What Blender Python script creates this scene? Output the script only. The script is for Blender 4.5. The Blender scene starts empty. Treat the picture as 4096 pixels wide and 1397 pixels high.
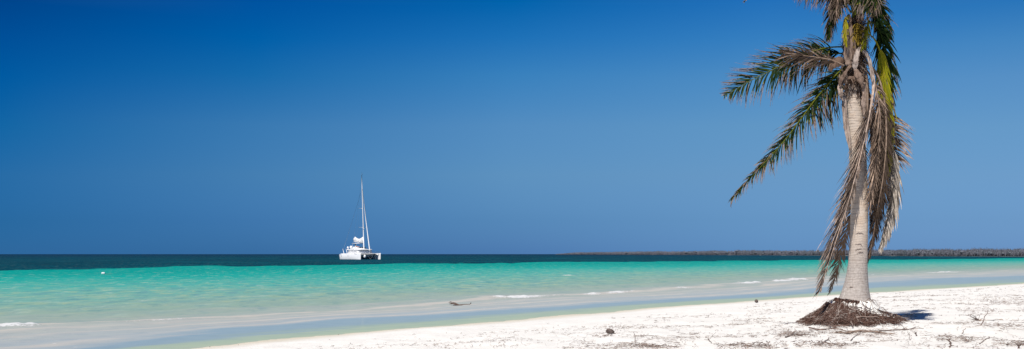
import bpy, bmesh, math, random
import numpy as np
from mathutils import Vector, Matrix
R = math.radians
S = bpy.context.scene
COL = S.collection
random.seed(7)
rng = np.random.default_rng(7)

# ------------------------------------------------------------------ camera, sky, sun
FPX = 3982.0                      # focal length in photo pixels (photo is 4096 wide)
CAMZ = 2.0                        # above the water
cam_d = bpy.data.cameras.new('camera'); cam = bpy.data.objects.new('camera', cam_d); COL.objects.link(cam)
cam.location = (0, 0, CAMZ); cam.rotation_euler = (R(90), 0, 0)
cam_d.sensor_width = 36; cam_d.lens = 36*FPX/4096
cam_d.shift_y = 318.5/4096
cam_d.clip_start = 0.1; cam_d.clip_end = 60000
S.camera = cam
S.view_settings.view_transform = 'Standard'; S.view_settings.look = 'None'
S.view_settings.exposure = 0.33; S.view_settings.gamma = 1

SUN_EL = 52.0
SH = Vector((0.53, 0.848))        # ground direction in which shadows fall
SUN_AZ = math.degrees(math.atan2(-SH.x, -SH.y)) % 360
sd = bpy.data.lights.new('sun', 'SUN'); sun = bpy.data.objects.new('sun', sd); COL.objects.link(sun)
sd.energy = 4.2; sd.angle = R(0.53); sd.color = (1.0, 0.95, 0.885)
sdir = Vector((SH.x*math.cos(R(SUN_EL)), SH.y*math.cos(R(SUN_EL)), -math.sin(R(SUN_EL))))
sun.rotation_euler = sdir.to_track_quat('-Z', 'Y').to_euler(); sun.location = (-10, -20, 30)

W = bpy.data.worlds.new('World'); S.world = W; W.use_nodes = True
wn = W.node_tree.nodes; wl = W.node_tree.links
wn.clear()
def lin(c):
    return tuple(((v/255)/12.92 if v/255 <= .04045 else ((v/255+.055)/1.055)**2.4) for v in c)
wo = wn.new('ShaderNodeOutputWorld'); bg = wn.new('ShaderNodeBackground'); bg.inputs[1].default_value = 0.1
sky = wn.new('ShaderNodeTexSky'); sky.sky_type = 'NISHITA'; sky.sun_disc = False
sky.sun_elevation = R(SUN_EL); sky.sun_rotation = R(SUN_AZ); sky.altitude = 1200
sky.air_density = 1.0; sky.dust_density = 0.2; sky.ozone_density = 3.0
SKY_CORR = None
#SKYBEGIN colour of the polarised sky relative to the plain model, by height, for five bearings left to right
SKY_SCALE = 1.000
SKY_CORR = [
    [(0.0049, (0.0287, 0.1455, 0.4682)), (0.0956, (0.0287, 0.1554, 0.4187)), (0.2207, (0.0395, 0.1997, 0.4345)), (0.3584, (0.0169, 0.2238, 0.4587)), (0.4941, (0, 0.2116, 0.483)), (0.594, (0, 0.1867, 0.465)), (0.6921, (0, 0.158, 0.4191)), (1, (0.24, 0.32, 0.46))],
    [(0.0053, (0.0402, 0.1529, 0.4671)), (0.1041, (0.0639, 0.1919, 0.4626)), (0.2402, (0.1102, 0.2746, 0.4791)), (0.3899, (0.1105, 0.3254, 0.5242)), (0.5369, (0.0293, 0.3071, 0.552)), (0.6448, (0, 0.2773, 0.5771)), (0.7504, (0, 0.2376, 0.5666)), (1, (0.24, 0.32, 0.46))],
    [(0.0055, (0.0679, 0.181, 0.5156)), (0.1075, (0.1089, 0.2391, 0.4911)), (0.248, (0.1971, 0.3521, 0.5247)), (0.4024, (0.2236, 0.4273, 0.5898)), (0.5538, (0.1361, 0.445, 0.6525)), (0.6648, (0.0486, 0.3897, 0.6756)), (0.7733, (0, 0.3338, 0.6458)), (1, (0.24, 0.32, 0.46))],
    [(0.0053, (0.1012, 0.2345, 0.5858)), (0.1041, (0.1465, 0.2763, 0.5335)), (0.2402, (0.2317, 0.3658, 0.5324)), (0.3899, (0.2808, 0.4643, 0.5892)), (0.5369, (0.2364, 0.4964, 0.6606)), (0.6448, (0.1361, 0.4678, 0.7077)), (0.7504, (0.0715, 0.414, 0.7258)), (1, (0.24, 0.32, 0.46))],
    [(0.0049, (0.1199, 0.2436, 0.5955)), (0.0956, (0.1605, 0.2831, 0.5453)), (0.2207, (0.2379, 0.3661, 0.5438)), (0.3584, (0.284, 0.4476, 0.5813)), (0.4941, (0.2679, 0.4834, 0.6354)), (0.594, (0.1884, 0.4741, 0.6633)), (0.6921, (0.0899, 0.4101, 0.6699)), (1, (0.24, 0.32, 0.46))],
]
#SKYEND
if SKY_CORR:
    tc = wn.new('ShaderNodeTexCoord'); sp = wn.new('ShaderNodeSeparateXYZ'); wl.new(tc.outputs['Generated'], sp.inputs[0])
    def wm(op, a, b=None, clamp=False):
        n = wn.new('ShaderNodeMath'); n.operation = op; n.use_clamp = clamp
        for i, v in enumerate((a, b)):
            if v is None: continue
            if isinstance(v, (int, float)): n.inputs[i].default_value = v
            else: wl.new(v, n.inputs[i])
        return n.outputs[0]
    el = wm('DIVIDE', wm('MAXIMUM', sp.outputs[2], 0.0), 0.32, True)
    az = wm('ARCTAN2', sp.outputs[0], sp.outputs[1])
    ramps = []
    for stops in SKY_CORR:
        r = wn.new('ShaderNodeValToRGB'); r.color_ramp.interpolation = 'B_SPLINE' if False else 'EASE'
        r.color_ramp.interpolation = 'LINEAR'
        e = r.color_ramp.elements
        while len(e) < len(stops): e.new(0.5)
        for k, (p, c) in enumerate(stops):
            e[k].position = p; e[k].color = (*c, 1)
        wl.new(el, r.inputs[0]); ramps.append(r.outputs[0])
    def wmix(f, a, b):
        m = wn.new('ShaderNodeMix'); m.data_type = 'RGBA'; wl.new(f, m.inputs[0]); wl.new(a, m.inputs[6]); wl.new(b, m.inputs[7]); return m.outputs[2]
    def wmr(v, lo, hi):
        m = wn.new('ShaderNodeMapRange'); m.interpolation_type = 'LINEAR'; wl.new(v, m.inputs[0])
        m.inputs[1].default_value = lo; m.inputs[2].default_value = hi; return m.outputs[0]
    AZS = [math.atan2(x-2048, FPX) for x in (0, 1024, 2048, 3072, 4096)]
    cur = ramps[0]
    for k in range(4):
        cur = wmix(wmr(az, AZS[k], AZS[k+1]), cur, ramps[k+1])
    mul = wn.new('ShaderNodeMix'); mul.data_type = 'RGBA'; mul.blend_type = 'MULTIPLY'; mul.inputs[0].default_value = 1
    wl.new(sky.outputs[0], mul.inputs[6]); wl.new(cur, mul.inputs[7])
    sc_ = wn.new('ShaderNodeVectorMath'); sc_.operation = 'SCALE'; sc_.inputs['Scale'].default_value = SKY_SCALE
    wl.new(mul.outputs[2], sc_.inputs[0])
    wl.new(sc_.outputs[0], bg.inputs[0])
else:
    wl.new(sky.outputs[0], bg.inputs[0])
wl.new(bg.outputs[0], wo.inputs[0])

# ------------------------------------------------------------------ helpers
def px(x, y, depth):
    """world point that stands at this distance and height (used to carry measured sizes into metres)"""
    return Vector(((x-2048)/FPX*depth, depth, CAMZ-(y-1017)/FPX*depth))
def tag(o, label=None, cat=None, group=None, kind=None):
    if label: o['label'] = label
    if cat: o['category'] = cat
    if group: o['group'] = group
    if kind: o['kind'] = kind
    return o
def empty(name, loc=(0, 0, 0), rz=0):
    o = bpy.data.objects.new(name, None); COL.objects.link(o); o.location = loc; o.rotation_euler = (0, 0, rz)
    o.empty_display_size = .2
    return o

class MB:
    def __init__(s): s.v = []; s.f = []; s.a = []; s.mi = []
    def ring(s, c, t, r, n, a, up=Vector((0, 0, 1)), ry=None, jit=0):
        t = Vector(t).normalized()
        u = t.cross(up)
        if u.length < 1e-3: u = t.cross(Vector((1, 0, 0)))
        u.normalize(); w = u.cross(t)
        i0 = len(s.v)
        for k in range(n):
            q = 2*math.pi*k/n
            rr = 1+random.uniform(-jit, jit)
            p = Vector(c)+u*math.cos(q)*r*rr+w*math.sin(q)*(ry if ry else r)*rr
            s.v.append(p[:]); s.a.append(a)
        return i0
    def tube(s, pts, rad, n=6, a=0.0, cap=True, mi=0, jit=0, flat=1.0):
        pts = [Vector(p) for p in pts]
        if not hasattr(rad, '__len__'): rad = [rad]*len(pts)
        prev = None
        for i, p in enumerate(pts):
            t = (pts[min(i+1, len(pts)-1)]-pts[max(i-1, 0)])
            aa = a[i] if hasattr(a, '__len__') else a
            i0 = s.ring(p, t, rad[i], n, aa, jit=jit, ry=rad[i]*flat)
            if prev is not None:
                for k in range(n):
                    s.f.append((prev+k, prev+(k+1) % n, i0+(k+1) % n, i0+k)); s.mi.append(mi)
            elif cap: s.f.append(tuple(range(i0, i0+n))); s.mi.append(mi)
            prev = i0
        if cap: s.f.append(tuple(range(prev+n-1, prev-1, -1))); s.mi.append(mi)
    def box(s, c, d, rz=0, a=0.0, mi=0, taper=1.0):
        i0 = len(s.v); cs, sn = math.cos(rz), math.sin(rz)
        for z in (-1, 1):
            k = taper if z > 0 else 1
            for x, y in ((-1, -1), (1, -1), (1, 1), (-1, 1)):
                X, Y = x*d[0]/2*k, y*d[1]/2*k
                s.v.append((c[0]+X*cs-Y*sn, c[1]+X*sn+Y*cs, c[2]+z*d[2]/2)); s.a.append(a)
        for f in ((3, 2, 1, 0), (4, 5, 6, 7), (0, 1, 5, 4), (1, 2, 6, 5), (2, 3, 7, 6), (3, 0, 4, 7)):
            s.f.append(tuple(i0+k for k in f)); s.mi.append(mi)
    def loft(s, rings, a=0.0, closed=True, caps=True, mi=0):
        idx = []
        for r in rings:
            i0 = len(s.v)
            for p in r: s.v.append(tuple(p)); s.a.append(a)
            idx.append((i0, len(r)))
        for (i, n), (j, _) in zip(idx, idx[1:]):
            for k in range(n if closed else n-1):
                s.f.append((i+k, i+(k+1) % n, j+(k+1) % n, j+k)); s.mi.append(mi)
        if caps and closed:
            i, n = idx[0]; s.f.append(tuple(range(i+n-1, i-1, -1))); s.mi.append(mi)
            i, n = idx[-1]; s.f.append(tuple(range(i, i+n))); s.mi.append(mi)
    def sphere(s, c, r, n=10, m=6, a=0.0, mi=0, sc=(1, 1, 1), jit=0):
        rings = []
        for i in range(1, m):
            ph = math.pi*i/m
            rings.append([(c[0]+sc[0]*r*math.sin(ph)*math.cos(2*math.pi*k/n)*(1+random.uniform(-jit, jit)),
                           c[1]+sc[1]*r*math.sin(ph)*math.sin(2*math.pi*k/n)*(1+random.uniform(-jit, jit)),
                           c[2]-sc[2]*r*math.cos(ph)*(1+random.uniform(-jit, jit))) for k in range(n)])
        i0 = len(s.v); s.loft(rings, a, caps=False, mi=mi)
        b = len(s.v); s.v += [(c[0], c[1], c[2]-sc[2]*r), (c[0], c[1], c[2]+sc[2]*r)]; s.a += [a, a]
        L = i0+(m-2)*n
        for k in range(n):
            s.f.append((i0+(k+1) % n, i0+k, b)); s.f.append((L+k, L+(k+1) % n, b+1)); s.mi += [mi, mi]
    def build(s, name, mats, parent=None, smooth=True, origin=None):
        me = bpy.data.meshes.new(name)
        o0 = Vector(origin) if origin is not None else None
        vv = [(v[0]-o0.x, v[1]-o0.y, v[2]-o0.z) for v in s.v] if o0 else s.v
        me.from_pydata(vv, [], s.f)
        if not isinstance(mats, (list, tuple)): mats = [mats]
        for m in mats: me.materials.append(m)
        if len(mats) > 1: me.polygons.foreach_set('material_index', s.mi)
        me.polygons.foreach_set('use_smooth', [smooth]*len(me.polygons))
        at = me.attributes.new('dry', 'FLOAT', 'POINT'); at.data.foreach_set('value', [float(x) for x in s.a])
        me.update()
        o = bpy.data.objects.new(name, me); COL.objects.link(o)
        if o0: o.location = o0
        if parent: o.parent = parent
        return o

class NT:
    """tiny node helper"""
    def __init__(s, name, rough=.8, spec=.3):
        s.m = bpy.data.materials.new(name); s.m.use_nodes = True
        s.n = s.m.node_tree.nodes; s.l = s.m.node_tree.links
        s.b = s.n['Principled BSDF']; s.out = s.n['Material Output']
        s.b.inputs['Roughness'].default_value = rough; s.b.inputs['Specular IOR Level'].default_value = spec
        s.tc = s.n.new('ShaderNodeTexCoord'); s.geo = s.n.new('ShaderNodeNewGeometry')
    def put(s, sock, v):
        if v is None: return
        if isinstance(v, bpy.types.NodeSocket): s.l.new(v, sock)
        elif isinstance(v, tuple) and len(v) == 3 and sock.type == 'RGBA': sock.default_value = (*v, 1)
        else: sock.default_value = v
    def math(s, op, a, b=None, c=None, clamp=False):
        n = s.n.new('ShaderNodeMath'); n.operation = op; n.use_clamp = clamp
        for i, v in enumerate((a, b, c)): s.put(n.inputs[i], v)
        return n.outputs[0]
    def mix(s, f, a, b, mode='MIX'):
        n = s.n.new('ShaderNodeMix'); n.data_type = 'RGBA'; n.blend_type = mode
        s.put(n.inputs[0], f); s.put(n.inputs[6], a); s.put(n.inputs[7], b); return n.outputs[2]
    def noise(s, scale, detail=3, rough=.5, vec=None, dist=0, col=False):
        n = s.n.new('ShaderNodeTexNoise'); n.inputs['Scale'].default_value = scale
        n.inputs['Detail'].default_value = detail; n.inputs['Roughness'].default_value = rough
        n.inputs['Distortion'].default_value = dist
        s.l.new(vec if vec is not None else s.geo.outputs['Position'], n.inputs['Vector'])
        return n.outputs[1 if col else 0]
    def mapv(s, vec, scale=(1, 1, 1), rot=(0, 0, 0), loc=(0, 0, 0)):
        n = s.n.new('ShaderNodeMapping'); n.inputs['Scale'].default_value = scale; n.inputs['Rotation'].default_value = rot
        n.inputs['Location'].default_value = loc; s.l.new(vec, n.inputs[0]); return n.outputs[0]
    def ramp(s, f, stops, interp='LINEAR'):
        n = s.n.new('ShaderNodeValToRGB'); n.color_ramp.interpolation = interp
        e = n.color_ramp.elements
        while len(e) < len(stops): e.new(.5)
        for k, (p, c) in enumerate(stops):
            e[k].position = p; e[k].color = (*(c if hasattr(c, '__len__') else (c, c, c)), 1)
        s.put(n.inputs[0], f); return n.outputs[0]
    def rng(s, v, a, b, c=0.0, d=1.0, smooth=False):
        n = s.n.new('ShaderNodeMapRange'); s.put(n.inputs[0], v)
        if smooth: n.interpolation_type = 'SMOOTHSTEP'
        for i, q in enumerate((a, b, c, d)): s.put(n.inputs[1+i], q)
        return n.outputs[0]
    def attr(s, name):
        n = s.n.new('ShaderNodeAttribute'); n.attribute_name = name; return n.outputs['Fac']
    def bump(s, h, strength=.5, dist=.02, normal=None):
        n = s.n.new('ShaderNodeBump'); s.put(n.inputs['Strength'], strength); n.inputs['Distance'].default_value = dist
        s.l.new(h, n.inputs['Height'])
        if normal is not None: s.l.new(normal, n.inputs['Normal'])
        return n.outputs[0]
    def base(s, c): s.put(s.b.inputs['Base Color'], c)
    def normal(s, n): s.l.new(n, s.b.inputs['Normal'])

# ------------------------------------------------------------------ the lie of the shore (metres; water level z = 0)
U = np.array([.667, .745]); U /= np.linalg.norm(U); N_ = np.array([-U[1], U[0]])
S_OFF = float(np.dot((-6.9, 21.0), N_))
def to_as(X, Y): return X*U[0]+Y*U[1], X*N_[0]+Y*N_[1]-S_OFF
def curve(pts):
    q = []
    for x, y in pts:
        d = CAMZ*FPX/(y-1017); X = (x-2048)/FPX*d
        q.append(to_as(X, d))
    q.sort(); return np.array([p[0] for p in q]), np.array([p[1] for p in q])
SHORE = curve([(730, 1397), (1400, 1334), (2100, 1277), (2700, 1226), (3335, 1180), (4096, 1135)])
C_B = curve([(500, 1397), (900, 1356), (1400, 1311), (1700, 1290), (2300, 1241), (2700, 1210), (3065, 1190), (3500, 1153), (4096, 1128)])
C_C = curve([(300, 1397), (900, 1316), (1400, 1275), (1700, 1263), (2300, 1221), (2700, 1194), (3065, 1176), (3500, 1130), (3700, 1114), (4096, 1103)])
C_D = curve([(0, 1306), (450, 1294), (900, 1275), (1400, 1241), (1800, 1212), (1950, 1194), (2300, 1181), (2800, 1149), (3000, 1134), (3220, 1116), (3500, 1101), (3850, 1088), (4096, 1080)])
C_F = curve([(0, 1081), (400, 1073), (700, 1067), (1400, 1057), (2000, 1052.5), (2500, 1046.5), (2800, 1044), (3400, 1040), (3800, 1036), (4096, 1032.5)])
def cv(c, a): return np.interp(a, c[0], c[1])
def vnoise(x, y, seed=0):
    """smooth value noise, vectorised"""
    x = np.asarray(x, float); y = np.asarray(y, float)
    xi = np.floor(x).astype(np.int64); yi = np.floor(y).astype(np.int64); fx = x-xi; fy = y-yi
    fx = fx*fx*(3-2*fx); fy = fy*fy*(3-2*fy)
    def h(a, b):
        n = (a*374761393+b*668265263+seed*1442695041) & 0xffffffff
        n = ((n ^ (n >> 13))*1274126177) & 0xffffffff
        n = n ^ (n >> 16)
        return (n & 0xffff)/65535.0*2-1
    return (h(xi, yi)*(1-fx)+h(xi+1, yi)*fx)*(1-fy)+(h(xi, yi+1)*(1-fx)+h(xi+1, yi+1)*fx)*fy
def fbm(x, y, o=4, seed=0):
    r = 0; k = 1
    for i in range(o): r = r+k*vnoise(x*2**i, y*2**i, seed+i*7); k *= .5
    return r
PX_, PY_ = 7.03, 20.55            # foot of the palm
def ground_z(X, Y):
    X = np.asarray(X, float); Y = np.asarray(Y, float)
    a, s = to_as(X, Y)
    inn = -(s-cv(SHORE, a)) + .25*vnoise(X*.6, Y*.6, 3)+.10*vnoise(X*2.3, Y*2.3, 4)+.05*vnoise(X*6, Y*6, 9)
    land = .56*(1-np.exp(-(np.maximum(inn, 0)/7)**1.5))+.012*np.clip(inn/.25, 0, 1)
    off = -np.minimum(np.maximum(-inn, 0)*.06, 3)
    z = np.where(inn > 0, land, off)
    g = np.clip(inn/3, 0, 1)
    z = z+g*(.05*vnoise(X*.35, Y*.35, 11)+.028*vnoise(X*1.1, Y*1.1, 12)+.017*vnoise(X*2.9, Y*2.9, 13)+.008*vnoise(X*7, Y*7, 14))
    dx, dy = X-PX_, Y-PY_
    # the sand heaped up under the palm, and the low ridge running off to the right
    r = np.sqrt((dx/np.where(dx > 0, .92, .95))**2+(dy/.97)**2)
    h = .51*np.exp(-(np.maximum(r-.30, 0)/.46)**1.55)*(1+.16*vnoise(X*3.1, Y*3.1, 18)*(r > .4))+.05*np.maximum(0, vnoise(X*6, Y*6, 19))*np.exp(-((r-.85)/.25)**2)
    r2 = np.sqrt(((dx-1.35)/1.0)**2+((dy-1.7)/.55)**2)
    h = h+.13*np.exp(-r2**2*1.2)
    r3 = np.sqrt(((dx-.3)/1.9)**2+((dy-3.4)/1.2)**2)
    h = h-.05*np.exp(-r3**2)
    return z+h
def G(x, y):
    """ground point seen at this photo pixel, by marching"""
    d = 6.0
    while d < 400:
        X = (x-2048)/FPX*d; z = CAMZ-(y-1017)/FPX*d
        if z <= max(float(ground_z(X, d)), 0.0): break
        d += .02+.001*d
    return Vector((X, d, max(float(ground_z(X, d)), 0.0)))

def polar(az0, az1, ncol, radii):
    az = np.linspace(R(az0), R(az1), ncol)
    r = np.asarray(radii)
    A, RR = np.meshgrid(az, r)
    return RR*np.sin(A), RR*np.cos(A)
def grid_obj(name, X, Y, Z, mat, keep=None, attrs=None):
    nr, nc = X.shape
    me = bpy.data.meshes.new(name)
    co = np.stack([X, Y, Z], -1).reshape(-1, 3)
    i = np.arange(nr*nc).reshape(nr, nc)
    q = np.stack([i[:-1, :-1], i[:-1, 1:], i[1:, 1:], i[1:, :-1]], -1).reshape(-1, 4)[:, ::-1]
    if keep is not None:
        kf = keep.reshape(-1)[q].any(1); q = q[kf]
    used = np.zeros(len(co), bool); used[q.reshape(-1)] = True
    remap = np.cumsum(used)-1; co = co[used]; q = remap[q]
    me.vertices.add(len(co)); me.vertices.foreach_set('co', co.reshape(-1))
    me.loops.add(len(q)*4); me.loops.foreach_set('vertex_index', q.reshape(-1))
    me.polygons.add(len(q)); me.polygons.foreach_set('loop_start', np.arange(len(q))*4); me.polygons.foreach_set('loop_total', np.full(len(q), 4))
    me.polygons.foreach_set('use_smooth', np.ones(len(q), bool))
    me.materials.append(mat)
    for k, v in (attrs or {}).items():
        at = me.attributes.new(k, 'FLOAT', 'POINT'); at.data.foreach_set('value', v.reshape(-1)[used].astype(np.float32))
    me.update(calc_edges=True)
    o = bpy.data.objects.new(name, me); COL.objects.link(o); return o

# ------------------------------------------------------------------ sand
m = NT('coral_sand', .95, .15)
wet = m.attr('wet')
n1 = m.noise(1.3, 4); n2 = m.noise(40, 3); n3 = m.noise(9, 4, .6)
c = m.mix(m.rng(n1, .35, .65), (.79, .77, .725), (.745, .725, .68))
c = m.mix(m.rng(n2, .60, .78), c, (.52, .485, .44))
c = m.mix(m.math('MULTIPLY', wet, 1.0), c, (.60, .545, .44))
m.base(c)
hb = m.math('ADD', m.math('MULTIPLY', n3, .7), m.math('MULTIPLY', n2, .25))
m.normal(m.bump(hb, .55, .05))
M_SAND = m.m
rad = np.concatenate([np.geomspace(5, 90, 620), np.geomspace(91, 9000, 90)])
X, Y = polar(-95, 95, 1500, rad)
az_ = np.linspace(-95, 95, 1500)
Z = ground_z(X, Y)
a_, s_ = to_as(X, Y); inn_ = -(s_-cv(SHORE, a_))
wetv = np.clip(1-(inn_-.1)/1.1, 0, 1)
grid_obj('sand', X, Y, Z, M_SAND, keep=(inn_ > -12) | (np.hypot(X, Y) > 300), attrs={'wet': wetv})
tag(bpy.data.objects['sand'], kind='structure')

# ------------------------------------------------------------------ sea
rad = np.concatenate([np.geomspace(11, 130, 620), np.geomspace(131, 1500, 260), np.geomspace(1510, 45000, 60)])
X, Y = polar(-85, 60, 1000, rad)
a_, s_ = to_as(X, Y)
wob = .35*vnoise(X*.25, Y*.25, 21)+.2*vnoise(X*.9, Y*.9, 22)
s0 = cv(SHORE, a_); sB = cv(C_B, a_)+wob*.5; sC = cv(C_C, a_)+wob*.8; sD = cv(C_D, a_)+wob; sF = cv(C_F, a_)
sB = np.maximum(sB, s0+.5); sC = np.maximum(sC, sB+.3); sD = np.maximum(sD, sC+1.0)
far = np.hypot(X, Y)
sF = sF+6*vnoise(X*.02, Y*.02, 31)+9*vnoise(X*.09, Y*.03, 32)+7*vnoise(X*.25, Y*.06, 33)+4*vnoise(X*.7, Y*.15, 34)
t = np.where(s_ < sB, (s_-s0)/(sB-s0)*.1,
    np.where(s_ < sC, .1+(s_-sB)/(sC-sB)*.1,
    np.where(s_ < sD, .2+(s_-sC)/(sD-sC)*.13,
    np.where(s_ < sF, .33+(s_-sD)/(sF-sD)*.47, .82+np.clip((s_-sF)/1500, 0, 1)*.18))))
t = np.clip(t, 0, 1)
# breaking ripple along the bar: foam mask and a low lip
dD = s_-sD
def along(c_, lo, hi, soft):  # 1 between two along-shore positions
    return np.clip((a_-lo)/soft, 0, 1)*np.clip((hi-a_)/soft, 0, 1)
def apx(x, y):
    d = CAMZ*FPX/(y-1017); return float(to_as((x-2048)/FPX*d, d)[0])
segs = [(apx(-700, 1310), apx(215, 1300), 1.0, 1.0), (apx(170, 1300), apx(950, 1272), .5, .5), (apx(1930, 1195), apx(2280, 1180), .95, .4),
        (apx(2290, 1180), apx(2620, 1165), .8, .45), (apx(2640, 1160), apx(2800, 1149), .6, .4), (apx(2880, 1140), apx(3060, 1130), .95, .7), (apx(3080, 1127), apx(3260, 1116), .95, .7),
        (apx(3480, 1102), apx(3600, 1098), .6, .7), (apx(3680, 1094), apx(3870, 1088), .95, .9)]
foam = np.zeros_like(X)
for lo, hi, st, wd in segs:
    wdv = wd*(1+.5*vnoise(a_*1.3, 0*a_, 41))
    foam = np.maximum(foam, st*(.82+.4*vnoise(a_*1.1, 0*a_, 44))*along(None, lo, hi, (hi-lo)*.15)*np.exp(-((dD+.1)/wdv)**2))
# thin bubbly run-up lines between bar and lagoon
run = np.zeros_like(X)
fD = (sD-s_)/np.maximum(sD-sC, 1e-3)
for off, st, k, w_ in ((.0, 1.0, 51, .085), (.30, .9, 52, .07), (.56, .95, 53, .05), (.85, .8, 54, .07)):
    ln = np.exp(-((fD-off-.06*vnoise(a_*.22, 0*a_, k))/w_)**2)*st*(.7+.4*vnoise(a_*.30, 0*a_, k+3))
    run = np.maximum(run, ln*np.clip((200-a_)/140, .0, 1))
# stray crests further out
def crest(x, y, La, Ls, st):
    d = CAMZ*FPX/(y-1017); a0, q0 = to_as((x-2048)/FPX*d, d)
    return st*np.exp(-((a_-a0)/La)**2-((s_-q0)/Ls)**2)
for q in ((570, 1204, .45, .35, .55), (2270, 1102, 1.2, .8, .7), (365, 1121, .5, .4, .6), (3895, 1068, 2, 1.6, .6), (3790, 1082, 1.2, .8, .5)):
    foam = np.maximum(foam, crest(*q))
lump = np.clip(.5+.5*fbm(X*3.2, Y*3.2, 3, 61), 0, 1.3)
swell = .045*np.sin(s_*1.15+1.8*vnoise(a_*.08, s_*.08, 71)+.8*vnoise(a_*.4, s_*.4, 74))*np.exp(-((dD-3)/7)**2)
chop = (.022*vnoise(a_*.55, s_*1.6, 72)+.012*vnoise(a_*1.4, s_*3.6, 73))*np.clip((s_-sC)/4, 0, 1)*(far < 260)
Zw = swell*(s_ > sC)+chop+foam*.10*lump*np.clip((foam-.4)*4, 0, 1)+np.where(dD > -.9, .05*np.exp(-((dD-.5)/.9)**2), 0)*np.clip((110-a_)/60, .25, 1)
Zw = Zw*np.clip(900/far-.2, 0, 1)

m = NT('sea_water', .25, .5)
KW = 1.0
def wc(r, g, b, k=1.38): return tuple(min(v/k, .9) for v in lin((r, g, b)))
ta = m.attr('t'); fo = m.attr('foam')
pos = m.geo.outputs['Position']
ang = math.atan2(U[1], U[0])
pr = m.mapv(pos, (1, 1, 1), (0, 0, -ang))      # x along shore, y offshore
seagrass = m.noise(.02, 6, .65, m.mapv(pr, (1, 1.6, 1)))
patch = m.noise(.12, 4, .55, m.mapv(pr, (.55, 2.2, 1)))
ripple = m.noise(1.15, 6, .68, m.mapv(pos, (.75, .42, 1)), dist=.5)
ripple2 = m.noise(2.6, 4, .6, m.mapv(pos, (.6, .7, 1)))
tt = m.math('ADD', ta, m.math('MULTIPLY', m.math('SUBTRACT', patch, .5), m.rng(ta, .22, .45, .02, .07)))
tt = m.mix(m.rng(ta, .785, .80), tt, ta)
bands = m.noise(.5, 5, .6, m.mapv(pr, (.16, 1.5, 1)))
tt = m.math('ADD', tt, m.math('MULTIPLY', m.math('SUBTRACT', bands, .5), m.math('MULTIPLY', m.rng(ta, .03, .10, 0, .16), m.rng(ta, .36, .28))))
stops = SEA_STOPS = [(0.0, wc(196, 205, 180)), (.035, wc(182, 200, 176)), (.092, wc(178, 196, 178)), (.125, wc(166, 186, 192)), (.18, wc(164, 186, 196)), (.21, wc(188, 197, 198)),  # blue lagoon stops hold the sky's reflection as colour
         (.30, wc(198, 202, 193)), (.335, wc(176, 190, 180)), (.36, wc(160, 187, 170)), (.40, wc(130, 187, 172)), (.46, wc(84, 184, 172)), (.56, wc(18, 174, 162)), (.66, wc(0, 162, 152)), (.79, wc(0, 160, 150)),
         (.805, wc(0, 66, 84)), (.86, wc(0, 54, 82)), (.93, wc(0, 42, 80)), (1.0, wc(0, 38, 80))]
c = m.ramp(tt, stops)
# meadows of seagrass leave lighter lanes in the dark water
lane = m.math('MULTIPLY', m.rng(seagrass, .56, .66), m.rng(ta, .80, .83))
lane = m.math('MULTIPLY', lane, m.rng(ta, 1.0, .85, 0.0, .55))
c = m.mix(lane, c, wc(0, 124, 128))
streak = m.noise(.06, 5, .7, m.mapv(pos, (1, .5, 1)))
c = m.mix(m.math('MULTIPLY', m.rng(streak, .5, .62, 0, .5), m.rng(ta, .80, .81)), c, wc(0, 26, 50))
c = m.mix(m.math('MULTIPLY', m.rng(streak, .46, .36, 0, .4), m.rng(ta, .80, .81)), c, wc(0, 92, 108))
# wind ripples: paler water alternates with duller, blue-grey sky sheen mixed in as colour
rv = m.math('MULTIPLY', m.math('SUBTRACT', ripple, .5), m.rng(ta, .32, .42, 0.0, 1.0))
c = m.mix(m.math('MULTIPLY', m.rng(rv, .01, .09, 0, .65), m.rng(ta, .56, .38, .10, .85)), c, m.mix(m.rng(ta, .5, .8), wc(182, 200, 160), wc(20, 176, 160)))
c = m.mix(m.math('MULTIPLY', m.rng(rv, -.01, -.09, 0, .65), m.rng(ta, .56, .38, .10, .85)), c, m.mix(m.rng(ta, .5, .8), wc(112, 158, 168), wc(0, 140, 140)))
vein = m.noise(.8, 5, .62, m.mapv(pr, (.28, 3.0, 1)))
c = m.mix(m.math('MULTIPLY', m.rng(vein, .52, .62, 0, .55), m.math('MULTIPLY', m.rng(ta, .19, .22), m.rng(ta, .36, .32))), c, wc(204, 198, 190))
c = m.mix(m.math('MULTIPLY', m.rng(vein, .48, .60, 0, .4), m.rng(ta, .11, .09)), c, wc(194, 206, 176))
glitter = m.noise(1.9, 4, .7, m.mapv(pos, (.55, .22, 1)))  # glints and darker wavelets painted into the water colour
c = m.mix(m.math('MULTIPLY', m.rng(glitter, .55, .66, 0, .5), m.math('MULTIPLY', m.rng(ta, .32, .38), m.rng(ta, .80, .6, .3, 1))), c, wc(190, 214, 196))
c = m.mix(m.math('MULTIPLY', m.rng(glitter, .45, .35, 0, .42), m.rng(ta, .32, .38)), c, wc(70, 140, 150))
c = m.mix(m.math('MULTIPLY', m.rng(ripple2, .45, .7, 0, .18), m.rng(ta, .5, .38)), c, wc(120, 150, 170))
fn = m.noise(3.2, 6, .8, m.mapv(pr, (.6, 1.7, 1))); fn2 = m.noise(11, 3, .6)
fm = m.rng(m.math('ADD', fo, m.math('MULTIPLY', m.math('SUBTRACT', m.math('ADD', m.math('MULTIPLY', fn, .65), m.math('MULTIPLY', fn2, .35)), .5), 2.4)), .30, .75, smooth=True)
fm = m.math('MULTIPLY', fm, m.rng(fo, .03, .2, 0, .92))
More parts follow.
